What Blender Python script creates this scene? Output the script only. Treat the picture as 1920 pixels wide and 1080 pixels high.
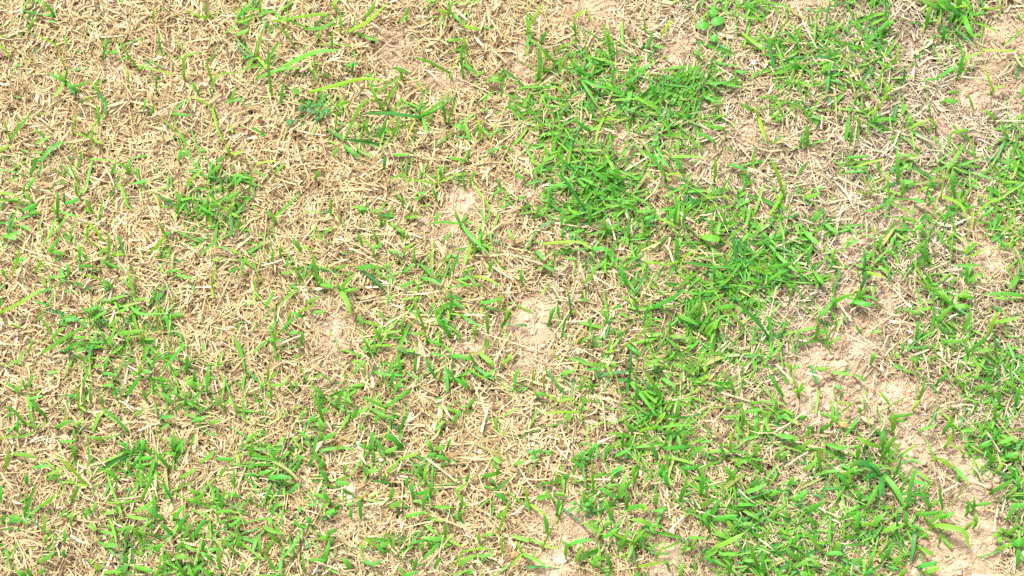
import bpy, math, random
import numpy as np
from mathutils import Vector

# ------------------------------------------------------------------ camera, sky, sun, exposure
scene = bpy.context.scene
for o in list(bpy.data.objects):
    bpy.data.objects.remove(o)
col = scene.collection

TILT = math.radians(16.0)      # from straight down
LENS = 80.0
DIST = 2.21                    # the frame is about one metre of lawn wide
CAM = Vector((0.0, -DIST * math.sin(TILT), DIST * math.cos(TILT)))
cam_data = bpy.data.cameras.new("camera")
cam = bpy.data.objects.new("camera", cam_data)
col.objects.link(cam)
cam.location = CAM
cam.rotation_euler = (TILT, 0.0, 0.0)
cam_data.lens = LENS
cam_data.sensor_width = 36.0
cam_data.clip_start = 0.02
cam_data.clip_end = 500.0
cam_data.dof.use_dof = True
cam_data.dof.focus_distance = 2.17
cam_data.dof.aperture_fstop = 9.0
scene.camera = cam

SUN_EL, SUN_AZ = math.radians(58.0), math.radians(-35.0)   # light comes from behind, over the upper left
world = bpy.data.worlds.new("World")
scene.world = world
world.use_nodes = True
wn, wl = world.node_tree.nodes, world.node_tree.links
wn.clear()
sky = wn.new("ShaderNodeTexSky")
sky.sky_type = 'NISHITA'
sky.sun_disc = False
sky.sun_elevation = SUN_EL
sky.sun_rotation = SUN_AZ
sky.air_density = 1.0
sky.dust_density = 4.0
sky.ozone_density = 1.0
hs = wn.new("ShaderNodeHueSaturation")      # thin bright overcast: the sky is nearly white
hs.inputs['Saturation'].default_value = 0.18
bg = wn.new("ShaderNodeBackground")
bg.inputs['Strength'].default_value = 0.085
wo = wn.new("ShaderNodeOutputWorld")
wl.new(sky.outputs[0], hs.inputs['Color'])
wl.new(hs.outputs[0], bg.inputs['Color'])
wl.new(bg.outputs[0], wo.inputs['Surface'])

sun_data = bpy.data.lights.new("sun", 'SUN')
sun_data.energy = 1.5
sun_data.angle = math.radians(11.0)
sun_data.color = (1.0, 0.955, 0.88)
sun = bpy.data.objects.new("sun", sun_data)
col.objects.link(sun)
sd = Vector((math.sin(SUN_AZ) * math.cos(SUN_EL), math.cos(SUN_AZ) * math.cos(SUN_EL), math.sin(SUN_EL)))
sun.rotation_euler = (-sd).to_track_quat('-Z', 'Y').to_euler()

scene.view_settings.view_transform = 'Standard'
scene.view_settings.look = 'None'
scene.view_settings.gamma = 1.0
scene.view_settings.use_curve_mapping = False
scene.view_settings.exposure = 1.88
scene.cycles.use_denoising = False
scene.cycles.max_bounces = 6
scene.cycles.transmission_bounces = 4

rng = np.random.default_rng(7)
random.seed(7)
PX = DIST * 36.0 / LENS / 1920.0      # metres per photograph pixel at the centre of the frame

# ------------------------------------------------------------------ where a point of the photograph lies on the lawn
CT, ST = math.cos(TILT), math.sin(TILT)


def spot(px, py, z=0.0):
    """The point of the lawn at height z seen at photograph pixel px, py."""
    a = (px - 960.0) / 1920.0 * 36.0 / LENS
    b = (540.0 - py) / 1920.0 * 36.0 / LENS
    d = Vector((a, ST + b * CT, -CT + b * ST))
    k = (z - CAM.z) / d.z
    return CAM + d * k


def pixel_of(x, y, z):
    """Inverse of spot for arrays."""
    dx, dy, dz = x - CAM.x, y - CAM.y, z - CAM.z
    w = dy * ST - dz * CT
    u = dx / w
    v = (dy * CT + dz * ST) / w
    s = 1920.0 * LENS / 36.0
    return 960.0 + u * s, 540.0 - v * s


# how green (0-9) and how bare of straw (0-9) the lawn is, in 48 x 24 cells
GREEN_TILES = """
133100121234/023102011022/101203112223/004321222333/000131222233/222221100112
223222123111/221222112323/344331111311/322432100122/234443243232/222355343432
220200125545/232322213433/245665313432/567765556541/665656766422/456434776212
332353167633/565554156521/666665223422/665564233221/643354234213/131444332334
243330103331/343422324565/344320035675/333432233664/334342123444/334442234233
210233433333/112011233332/221212132334/322324313432/444334443533/445443454323
346773653231/377876554443/357875345443/234655555454/234445455477/232554434788
332243434336/232235434446/343224345456/554344454245/764345554334/765244455426
312143442212/114465554113/223566555223/231445654543/231433244443/433233444344
313141244534/331213446433/332024344232/111234544553/333454413433/545554412433
122225566577/222234666656/122345666565/213356656545/344336655545/223435654355
645351566433/433221455434/423122356566/323223346667/231133134445/434334344555
222434644123/233356664243/114444554443/233345655555/224355655545/342133466444
655423324112/654234433123/544343343124/443332343423/453213344222/554323244332
222346544554/323334565544/334435455556/234344435666/223345523556/323444433566
444555246565/345665232366/344565433246/554366542324/654556543225/565555441113
"""
SOIL_TILES = """
000111242011/011121131000/000013110001/010015410021/001234211163/001112121144
100111111334/110114632234/000002643444/110002335543/101001233322/110000111123
335553232142/523543466334/621111273224/510001242124/100122111134/211143001454
266312312243/122213521366/111112443456/111123335756/112233334655/454322346542
211110000000/210120000000/111111000000/221221000000/001111110110/111011211111
100000000112/100110013422/000111224753/000122364655/000002234334/000010112542
321155215443/531112453444/533212352343/443235532333/343334533321/323233554211
243333545431/233322344331/222344756321/123444634453/013553223575/012544423673
000001000000/110000000000/112100110000/111100000112/014322111111/125331111011
000320000114/002751101346/113531111565/124431121233/114422333244/123412443443
663211111101/563434101122/652322100242/433211112432/332110122323/221111245422
022236211344/243224211353/455433221211/445654331110/567765575332/566665752222
331100010000/521000011110/422112441101/111211037101/011111232111/113234112211
112121121113/224211112234/334572111123/223453111245/223322221255/123322223223
122112255433/311232244432/354222432443/465433543332/356433565432/365333564421
222134654432/333124656742/432212465673/223421355563/234443568753/123455677764
"""


def mosaic(rows):
    g = np.zeros((24, 48))
    tiles = rows.split()
    for n, t in enumerate(tiles):
        ty, tx = divmod(n, 4)
        for r, line in enumerate(t.split('/')):
            for c, ch in enumerate(line):
                g[ty * 6 + r, tx * 12 + c] = int(ch)
    return g


GREEN = mosaic(GREEN_TILES)
SOIL = mosaic(SOIL_TILES)
SOIL[13:17, 37:43] += 1.3                                # the widest bare patch
GREEN[:12, 24:] = np.where(GREEN[:12, 24:] >= 4, np.minimum(9, GREEN[:12, 24:] * 1.22), GREEN[:12, 24:])     # denser turf, upper right
GREEN[12:, 24:] = np.where(GREEN[12:, 24:] >= 4, np.minimum(9, GREEN[12:, 24:] * 1.08), GREEN[12:, 24:])


def sample(grid, x, y):
    """Bilinear look-up at ground points; outside the frame the lawn goes on as a mirror image."""
    px, py = pixel_of(x, y, 0.0)
    u = px / 40.0 - 0.5
    v = py / 45.0 - 0.5
    h, w = grid.shape

    def fold(a, n):
        a = np.mod(a, 2 * n)
        return np.where(a >= n, 2 * n - 1 - a, a)
    u0, v0 = np.floor(u).astype(int), np.floor(v).astype(int)
    fu, fv = u - u0, v - v0
    a, b = fold(u0, w), fold(u0 + 1, w)
    c, d = fold(v0, h), fold(v0 + 1, h)
    return (grid[c, a] * (1 - fu) + grid[c, b] * fu) * (1 - fv) + (grid[d, a] * (1 - fu) + grid[d, b] * fu) * fv


NT = np.random.default_rng(3).random((256, 256))


def noise(x, y, size, seed=0):
    """Smooth value noise, 0 to 1, with features of the given size in metres."""
    u = x / size + 37.3 * seed + 500
    v = y / size + 91.7 * seed + 500
    i, j = np.floor(u).astype(int), np.floor(v).astype(int)
    fu, fv = u - i, v - j
    fu = fu * fu * (3 - 2 * fu)
    fv = fv * fv * (3 - 2 * fv)
    g = lambda p, q: NT[np.mod(p, 256), np.mod(q, 256)]
    return (g(i, j) * (1 - fu) + g(i + 1, j) * fu) * (1 - fv) + (g(i, j + 1) * (1 - fu) + g(i + 1, j + 1) * fu) * fv


def smooth(a, lo, hi):
    t = np.clip((a - lo) / (hi - lo), 0, 1)
    return t * t * (3 - 2 * t)


# clear openings in the cover: pixel, pixel, radius in pixels
OPENINGS = np.array([(1165, 268, 34), (1850, 492, 58), (650, 928, 28), (985, 575, 46), (995, 650, 52), (620, 600, 50), (870, 376, 46), (1540, 735, 66),
                     (1600, 645, 66), (1755, 745, 54), (1512, 14, 34), (1730, 832, 62), (1815, 985, 90), (1045, 1045, 32), (1060, 962, 42), (1215, 962, 32),
                     (740, 80, 46), (222, 135, 28), (440, 212, 34), (1100, 20, 60), (1280, 80, 32), (985, 122, 36), (985, 358, 38), (1520, 293, 28),
                     (1718, 396, 50), (1892, 160, 40), (1850, 95, 44), (1800, 238, 38), (835, 150, 46), (315, 955, 24), (1580, 560, 30), (1250, 350, 26)], float)


def opening(x, y):
    """1 in the middle of a clear opening, falling off over its ragged edge."""
    px, py = pixel_of(x, y, 0.0)
    wob = 1.0 + (noise(x, y, 0.018, 21) - 0.5) * 1.1
    o = np.zeros_like(px)
    for cx, cy, r in OPENINGS:
        d = np.hypot(px - cx, (py - cy) * 1.15) / (r * wob)
        o = np.maximum(o, 1 - smooth(d, 0.45, 1.15))
    return o


def bare(x, y):
    """0 under thatch, 1 on bare crusted earth; ragged edge."""
    s = sample(SOIL, x, y) / 9.0
    n = noise(x, y, 0.022, 1) * 0.6 + noise(x, y, 0.009, 2) * 0.4
    return np.maximum(smooth(s + (n - 0.5) * 0.60, 0.34, 0.72), 0.95 * opening(x, y) * (0.7 + 0.3 * smooth(n, 0.3, 0.6)))


def ground_z(x, y):
    b = bare(x, y)
    near = np.exp(-np.maximum(0, np.hypot(x, y) - 1.6) / 3.0)
    z = (noise(x, y, 0.16, 3) - 0.5) * 0.012 + (noise(x, y, 0.055, 4) - 0.5) * 0.006
    z = z + b * 0.0015
    crumb = np.abs(noise(x, y, 0.012, 5) - 0.5) * 0.0044 + np.abs(noise(x, y, 0.0066, 6) - 0.5) * 0.0040
    return z * near + crumb * (0.35 + 0.65 * b)


# ------------------------------------------------------------------ materials
def mat(name):
    m = bpy.data.materials.new(name)
    m.use_nodes = True
    m.node_tree.nodes.clear()
    return m, m.node_tree.nodes, m.node_tree.links


def blade_material(name, rough, spec, trans, trans_gain, vein):
    """A thin leaf: own colour per blade, fine veins along it, some light passing through."""
    m, n, l = mat(name)
    out = n.new("ShaderNodeOutputMaterial")
    at = n.new("ShaderNodeAttribute"); at.attribute_name = "tint"
    lt = n.new("ShaderNodeAttribute"); lt.attribute_name = "across"
    tc = n.new("ShaderNodeTexCoord")
    nz = n.new("ShaderNodeTexNoise"); nz.inputs['Scale'].default_value = 420.0; nz.inputs['Detail'].default_value = 3.0
    l.new(tc.outputs['Object'], nz.inputs['Vector'])
    # fine length-wise veins from the position across the blade
    wv = n.new("ShaderNodeMath"); wv.operation = 'MULTIPLY'; wv.inputs[1].default_value = 22.0
    l.new(lt.outputs['Fac'], wv.inputs[0])
    sn = n.new("ShaderNodeMath"); sn.operation = 'SINE'
    l.new(wv.outputs[0], sn.inputs[0])
    mv = n.new("ShaderNodeMath"); mv.operation = 'MULTIPLY_ADD'; mv.inputs[1].default_value = vein; mv.inputs[2].default_value = 1.0
    l.new(sn.outputs[0], mv.inputs[0])
    mr = n.new("ShaderNodeMapRange"); mr.inputs['To Min'].default_value = 0.90; mr.inputs['To Max'].default_value = 1.10
    mr.inputs['From Min'].default_value = 0.3; mr.inputs['From Max'].default_value = 0.7
    l.new(nz.outputs['Fac'], mr.inputs['Value'])
    mm = n.new("ShaderNodeMath"); mm.operation = 'MULTIPLY'
    l.new(mv.outputs[0], mm.inputs[0]); l.new(mr.outputs[0], mm.inputs[1])
    cm = n.new("ShaderNodeVectorMath"); cm.operation = 'SCALE'
    l.new(at.outputs['Color'], cm.inputs[0]); l.new(mm.outputs[0], cm.inputs['Scale'])
    p = n.new("ShaderNodeBsdfPrincipled")
    p.inputs['Roughness'].default_value = rough
    p.inputs['Specular IOR Level'].default_value = spec
    l.new(cm.outputs[0], p.inputs['Base Color'])
    bp = n.new("ShaderNodeBump"); bp.inputs['Strength'].default_value = 0.05; bp.inputs['Distance'].default_value = 0.0002
    l.new(mm.outputs[0], bp.inputs['Height']); l.new(bp.outputs[0], p.inputs['Normal'])
    tr = n.new("ShaderNodeBsdfTranslucent")
    tg = n.new("ShaderNodeVectorMath"); tg.operation = 'MULTIPLY'; tg.inputs[1].default_value = trans_gain
    l.new(cm.outputs[0], tg.inputs[0]); l.new(tg.outputs[0], tr.inputs['Color'])
    mx = n.new("ShaderNodeMixShader"); mx.inputs['Fac'].default_value = trans
    l.new(p.outputs[0], mx.inputs[1]); l.new(tr.outputs[0], mx.inputs[2])
    l.new(mx.outputs[0], out.inputs['Surface'])
    return m


M_GREEN = blade_material("green_grass", 0.48, 0.35, 0.32, (1.25, 1.2, 0.6), 0.02)
M_STRAW = blade_material("dry_straw", 0.62, 0.25, 0.18, (1.0, 0.95, 0.85), 0.10)


def soil_material():
    m, n, l = mat("crusted_soil")
    out = n.new("ShaderNodeOutputMaterial")
    p = n.new("ShaderNodeBsdfPrincipled")
    p.inputs['Roughness'].default_value = 0.95
    p.inputs['Specular IOR Level'].default_value = 0.12
    tc = n.new("ShaderNodeTexCoord")
    at = n.new("ShaderNodeAttribute"); at.attribute_name = "bare"
    fr = n.new("ShaderNodeAttribute"); fr.attribute_name = "far"

    def nz(scale, detail=4.0, rough=0.6):
        t = n.new("ShaderNodeTexNoise")
        t.inputs['Scale'].default_value = scale; t.inputs['Detail'].default_value = detail; t.inputs['Roughness'].default_value = rough
        l.new(tc.outputs['Object'], t.inputs['Vector'])
        return t

    def ramp(src, stops):
        r = n.new("ShaderNodeValToRGB")
        e = r.color_ramp.elements
        e[0].position, e[0].color = stops[0][0], (*stops[0][1], 1)
        e[1].position, e[1].color = stops[-1][0], (*stops[-1][1], 1)
        for q, c in stops[1:-1]:
            x = e.new(q); x.color = (*c, 1)
        l.new(src, r.inputs['Fac'])
        return r

    def mix(a, b, f, mode='MIX'):
        x = n.new("ShaderNodeMix"); x.data_type = 'RGBA'; x.blend_type = mode
        if isinstance(f, float):
            x.inputs['Factor'].default_value = f
        else:
            l.new(f, x.inputs['Factor'])
        l.new(a, x.inputs[6]); l.new(b, x.inputs[7])
        return x.outputs[2]
    crust = ramp(nz(26).outputs['Fac'], [(0.28, (0.42, 0.30, 0.195)), (0.5, (0.56, 0.42, 0.29)), (0.72, (0.68, 0.54, 0.40))])
    litter = ramp(nz(60).outputs['Fac'], [(0.3, (0.12, 0.075, 0.042)), (0.7, (0.26, 0.165, 0.095))])
    base = mix(litter.outputs[0], crust.outputs[0], at.outputs['Fac'])
    grain = ramp(nz(900, 3.0, 0.7).outputs['Fac'], [(0.32, (0.62, 0.58, 0.55)), (0.6, (1.12, 1.1, 1.08))])
    base = mix(base, grain.outputs[0], 0.8, 'MULTIPLY')
    # beyond the modelled lawn the sheet carries the lawn's own mixture of green, straw and earth
    gn = nz(3.2, 8.0, 0.65)
    far = ramp(gn.outputs['Fac'], [(0.38, (0.36, 0.27, 0.16)), (0.5, (0.22, 0.23, 0.09)), (0.62, (0.06, 0.16, 0.03))])
    far2 = mix(far.outputs[0], grain.outputs[0], 0.9, 'MULTIPLY')
    base = mix(base, far2, fr.outputs['Fac'])
    l.new(base, p.inputs['Base Color'])
    b1 = n.new("ShaderNodeBump"); b1.inputs['Strength'].default_value = 0.9; b1.inputs['Distance'].default_value = 0.0022
    l.new(nz(520, 5.0, 0.7).outputs['Fac'], b1.inputs['Height'])
    l.new(b1.outputs[0], p.inputs['Normal'])
    l.new(p.outputs[0], out.inputs['Surface'])
    return m


M_SOIL = soil_material()


def lump_material(name):
    m, n, l = mat(name)
    out = n.new("ShaderNodeOutputMaterial")
    p = n.new("ShaderNodeBsdfPrincipled"); p.inputs['Roughness'].default_value = 0.9; p.inputs['Specular IOR Level'].default_value = 0.15
    at = n.new("ShaderNodeAttribute"); at.attribute_name = "tint"
    tc = n.new("ShaderNodeTexCoord")
    t = n.new("ShaderNodeTexNoise"); t.inputs['Scale'].default_value = 700.0; t.inputs['Detail'].default_value = 4.0
    l.new(tc.outputs['Object'], t.inputs['Vector'])
    mr = n.new("ShaderNodeMapRange"); mr.inputs['From Min'].default_value = 0.3; mr.inputs['From Max'].default_value = 0.7
    mr.inputs['To Min'].default_value = 0.72; mr.inputs['To Max'].default_value = 1.2
    l.new(t.outputs['Fac'], mr.inputs['Value'])
    s = n.new("ShaderNodeVectorMath"); s.operation = 'SCALE'
    l.new(at.outputs['Color'], s.inputs[0]); l.new(mr.outputs[0], s.inputs['Scale'])
    l.new(s.outputs[0], p.inputs['Base Color'])
    b = n.new("ShaderNodeBump"); b.inputs['Strength'].default_value = 0.6; b.inputs['Distance'].default_value = 0.0006
    l.new(t.outputs['Fac'], b.inputs['Height']); l.new(b.outputs[0], p.inputs['Normal'])
    l.new(p.outputs[0], out.inputs['Surface'])
    return m


M_LUMP = lump_material("earth_and_stone")


# ------------------------------------------------------------------ mesh helpers
def mesh_from(name, verts, quads, attrs, material, smooth_shade=True, sides=4):
    me = bpy.data.meshes.new(name)
    nv, nf = len(verts), len(quads)
    me.vertices.add(nv)
    me.vertices.foreach_set("co", np.ascontiguousarray(verts, dtype=np.float32).ravel())
    me.loops.add(nf * sides)
    me.loops.foreach_set("vertex_index", np.ascontiguousarray(quads, dtype=np.int32).ravel())
    me.polygons.add(nf)
    me.polygons.foreach_set("loop_start", np.arange(0, nf * sides, sides, dtype=np.int32))
    me.polygons.foreach_set("loop_total", np.full(nf, sides, dtype=np.int32))
    me.polygons.foreach_set("use_smooth", np.full(nf, smooth_shade, dtype=bool))
    me.update(calc_edges=True)
    for k, v in attrs.items():
        if v.ndim == 2:
            a = me.attributes.new(k, 'FLOAT_COLOR', 'POINT')
            a.data.foreach_set("color", np.concatenate([v, np.ones((nv, 1))], 1).astype(np.float32).ravel())
        else:
            a = me.attributes.new(k, 'FLOAT', 'POINT')
            a.data.foreach_set("value", v.astype(np.float32))
    me.materials.append(material)
    return me


def link(name, me, parent=None, loc=None):
    o = bpy.data.objects.new(name, me)
    col.objects.link(o)
    if loc is not None:
        o.location = loc
    if parent is not None:
        o.parent = parent
    return o


def tag(o, label=None, category=None, group=None, kind=None):
    for k, v in (("label", label), ("category", category), ("group", group), ("kind", kind)):
        if v:
            o[k] = v
    return o


def ribbons(p0, az, length, width, elev, bend, turn, roll, fold, tint, segs, pointed, tip_tint=None):
    """Many thin curved blades at once: arrays in, one mesh's vertices, quads and attributes out."""
    n = len(az)
    pts = np.zeros((n, segs + 1, 3))
    tan = np.zeros((n, segs + 1, 3))
    p = p0.copy()
    for k in range(segs + 1):
        t = k / segs
        e = elev - bend * t
        a = az + turn * t
        d = np.stack([np.cos(a) * np.cos(e), np.sin(a) * np.cos(e), np.sin(e)], 1)
        tan[:, k] = d
        if k:
            p = p + (d + tan[:, k - 1]) * 0.5 * (length / segs)[:, None]
        pts[:, k] = p
    side = np.stack([-tan[..., 1], tan[..., 0], np.zeros_like(tan[..., 0])], -1)
    side /= np.linalg.norm(side, axis=-1, keepdims=True) + 1e-9
    nor = np.cross(tan, side)
    r = roll[:, None, None]
    s2 = side * np.cos(r) + nor * np.sin(r)
    n2 = np.cross(tan, s2)
    t = np.linspace(0, 1, segs + 1)[None, :]
    q = pointed[:, None]
    prof = (0.72 + 0.28 * np.minimum(1, t / 0.3)) * (1 - q * np.clip((t - 0.45) / 0.55, 0, 1) ** 2.0 * 0.92)
    w = width[:, None] * prof * 0.5
    v = np.zeros((n, segs + 1, 3, 3))
    v[:, :, 0] = pts - s2 * w[..., None]
    v[:, :, 1] = pts - n2 * (w * fold[:, None])[..., None]
    v[:, :, 2] = pts + s2 * w[..., None]
    idx = np.arange(n * (segs + 1) * 3).reshape(n, segs + 1, 3)
    quads = np.stack([idx[:, :-1, :-1], idx[:, :-1, 1:], idx[:, 1:, 1:], idx[:, 1:, :-1]], -1).reshape(-1, 4)
    tt = np.repeat(tint[:, None, :], segs + 1, 1)
    if tip_tint is not None:
        f = np.clip((t - 0.72) / 0.28, 0, 1)[..., None]
        tt = tt * (1 - f) + tip_tint[:, None, :] * f
    tt = np.repeat(tt[:, :, None, :], 3, 2).reshape(-1, 3)
    ac = np.tile(np.array([-1.0, 0.0, 1.0]), n * (segs + 1))
    return v.reshape(-1, 3), quads, {"tint": tt, "across": ac}


# ------------------------------------------------------------------ the ground
def axis(lo, hi, step, reach):
    a = list(np.arange(lo, hi + step / 2, step))
    s = step
    while a[-1] < reach:
        s *= 1.22; a.append(a[-1] + s)
    s = step
    while a[0] > -reach:
        s *= 1.22; a.insert(0, a[0] - s)
    return np.array(a)


gx, gy = axis(-0.62, 0.62, 0.0032, 60.0), axis(-0.37, 0.42, 0.0032, 60.0)
X, Y = np.meshgrid(gx, gy)
xs, ys = X.ravel(), Y.ravel()
gz = ground_z(xs, ys)
ii = np.arange(len(xs)).reshape(X.shape)
gq = np.stack([ii[:-1, :-1], ii[:-1, 1:], ii[1:, 1:], ii[1:, :-1]], -1).reshape(-1, 4)
far_f = smooth(np.hypot(xs, ys), 1.5, 2.1)
ground = link("ground", mesh_from("ground", np.stack([xs, ys, gz], 1), gq, {"bare": bare(xs, ys), "far": far_f}, M_SOIL))
tag(ground, "pinkish tan crusted earth showing through the patchy lawn", None, None, "structure")


# ------------------------------------------------------------------ colours of single blades
def greens(n, r=rng):
    """Own colour of n living blades: mid green, some fresh yellow-green, some bluish dark."""
    a = np.array([0.080, 0.325, 0.030]); b = np.array([0.200, 0.410, 0.030]); c = np.array([0.042, 0.215, 0.050])
    k = r.random(n)[:, None]; q = r.random(n)[:, None]
    t = np.where(k < 0.55, a * (1 - 0.5 * q) + b * 0.5 * q, np.where(k < 0.74, a * (1 - q) + c * q, np.where(k < 0.94, a * 0.4 + b * 0.6, np.array([0.30, 0.33, 0.09]))))
    return t * (0.8 + 0.4 * r.random(n))[:, None]


def straws(n, warm, r=rng):
    """Own colour of n dead blades: cream to tan to brown, greyer where warm is low."""
    pal = np.array([[0.60, 0.48, 0.27], [0.50, 0.385, 0.20], [0.38, 0.27, 0.135], [0.20, 0.13, 0.068], [0.68, 0.59, 0.40]])
    pick = r.choice(5, n, p=[0.28, 0.27, 0.19, 0.17, 0.09])
    t = pal[pick] * (0.82 + 0.36 * r.random(n))[:, None]
    grey = t.mean(1, keepdims=True) * np.array([1.03, 0.97, 0.92])
    w = np.clip(warm, 0, 1)[:, None]
    return t * w + grey * (1 - w)


def warm_at(x, y):
    px, _ = pixel_of(x, y, 0.0)
    return np.clip(1.05 - 0.30 * smooth(px, 700, 1700) + (noise(x, y, 0.11, 8) - 0.5) * 0.35, 0.5, 1.0)


def scatter(n, x0, x1, y0, y1):
    return rng.uniform(x0, x1, n), rng.uniform(y0, y1, n)


CORE = (-0.60, 0.60, -0.35, 0.40)
WIDE = (-1.7, 1.7, -1.2, 1.7)


def outside_core(x, y):
    return (x < CORE[0]) | (x > CORE[1]) | (y < CORE[2]) | (y > CORE[3])


def thatch_height(x, y):
    return 0.0078 * (1 - 0.88 * bare(x, y)) * (0.55 + 0.9 * noise(x, y, 0.03, 9))


# ------------------------------------------------------------------ dead clippings: the mat of straw
def straw_mat():
    parts = []
    for area, count, big in ((CORE, 262000, 1.0), (WIDE, 70000, 2.3)):
        x, y = scatter(count, *area)
        b = bare(x, y)
        g = sample(GREEN, x, y) / 9.0
        patch = noise(x, y, 0.014, 10)
        dens = (1 - 0.64 * b) * (1 - 0.42 * smooth(g, 0.35, 0.85)) * (0.72 + 0.45 * patch)
        keep = rng.random(count) < dens * 0.86
        if big > 1:
            keep &= outside_core(x, y)
        x, y, b, g = x[keep], y[keep], b[keep], g[keep]
        n = len(x)
        ln = np.exp(rng.normal(math.log(0.0112), 0.50, n)).clip(0.004, 0.034) * (1 - 0.35 * b) * big
        wd = np.exp(rng.normal(math.log(0.00108), 0.46, n)).clip(0.0004, 0.0034) * (1 - 0.3 * b) * big
        thin = rng.random(n) < 0.09                       # a few longer fine stems
        ln = np.where(thin, ln * 2.3, ln); wd = np.where(thin, wd * 0.6, wd)
        flow = noise(x, y, 0.035, 11) * 9.0
        az = np.where(rng.random(n) < 0.45, flow + rng.normal(0, 0.6, n), rng.uniform(0, 2 * math.pi, n))
        lay = rng.random(n) ** 0.8
        z = ground_z(x, y) + 0.0006 + thatch_height(x, y) * lay
        el = rng.normal(0.03, 0.13, n) * (1 - 0.6 * b)
        p0 = np.stack([x - np.cos(az) * ln / 2, y - np.sin(az) * ln / 2, z - np.sin(el) * ln * 0.3], 1)
        tint = straws(n, warm_at(x, y))
        dust = (b * 0.5)[:, None]
        tint = tint * (1 - dust) + np.array([0.50, 0.37, 0.26]) * dust
        parts.append(ribbons(p0, az, ln, wd, el, rng.normal(0.08, 0.25, n), rng.normal(0, 0.28, n), rng.normal(0, 0.38, n),
                             rng.uniform(0.0, 0.55, n), tint, 2, rng.uniform(0.0, 0.8, n)))
    return parts


def join(parts):
    vs, qs, at, off = [], [], {}, 0
    for v, q, a in parts:
        vs.append(v); qs.append(q + off); off += len(v)
        for k in a:
            at.setdefault(k, []).append(a[k])
    return np.concatenate(vs), np.concatenate(qs), {k: np.concatenate(w) for k, w in at.items()}


v, q, a = join(straw_mat())
tag(link("dry_grass", mesh_from("dry_grass", v, q, a, M_STRAW)), "golden mat of dead dry grass clippings covering the lawn", "dry grass", None, "stuff")


# ------------------------------------------------------------------ soil crumbs
ICO_V, ICO_F = None, None


def ico():
    global ICO_V, ICO_F
    if ICO_V is None:
        t = (1 + 5 ** 0.5) / 2
        w = np.array([(-1, t, 0), (1, t, 0), (-1, -t, 0), (1, -t, 0), (0, -1, t), (0, 1, t), (0, -1, -t), (0, 1, -t),
                      (t, 0, -1), (t, 0, 1), (-t, 0, -1), (-t, 0, 1)], float)
        ICO_V = w / np.linalg.norm(w[0])
        ICO_F = np.array([(0, 11, 5), (0, 5, 1), (0, 1, 7), (0, 7, 10), (0, 10, 11), (1, 5, 9), (5, 11, 4), (11, 10, 2), (10, 7, 6), (7, 1, 8),
                          (3, 9, 4), (3, 4, 2), (3, 2, 6), (3, 6, 8), (3, 8, 9), (4, 9, 5), (2, 4, 11), (6, 2, 10), (8, 6, 7), (9, 8, 1)])
    return ICO_V, ICO_F


def crumbs():
    iv, fc = ico()
    n0 = 42000
    x, y = scatter(n0, *CORE)
    b = bare(x, y)
    keep = rng.random(n0) < (0.03 + 0.85 * b) * smooth(noise(x, y, 0.03, 12), 0.25, 0.75)
    x, y = x[keep], y[keep]
    n = len(x)
    r = np.exp(rng.normal(math.log(0.00165), 0.42, n)).clip(0.0006, 0.0038)
    sc = r[:, None, None] * (0.7 + 0.6 * rng.random((n, 12, 1))) * np.array([1, 1, 0.75])
    ang = rng.uniform(0, 6.28, n)
    c, s = np.cos(ang)[:, None], np.sin(ang)[:, None]
    base = iv[None] * sc
    vx = base[..., 0] * c - base[..., 1] * s + x[:, None]
    vy = base[..., 0] * s + base[..., 1] * c + y[:, None]
    vz = base[..., 2] + (ground_z(x, y) + r * 0.35)[:, None]
    v = np.stack([vx, vy, vz], -1).reshape(-1, 3)
    f = (fc[None] + (np.arange(n) * 12)[:, None, None]).reshape(-1, 3)
    k = rng.random(n)[:, None]
    tint = (np.array([0.36, 0.225, 0.145]) * (1 - k) + np.array([0.58, 0.41, 0.30]) * k)
    return v, f, {"tint": np.repeat(tint, 12, 0)}


v, q, a = crumbs()
tag(link("soil_crumbs", mesh_from("soil_crumbs", v, q, a, M_LUMP, True, 3)), "small pinkish crumbs of loose earth on the bare patches", "soil crumbs", None, "stuff")

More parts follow.
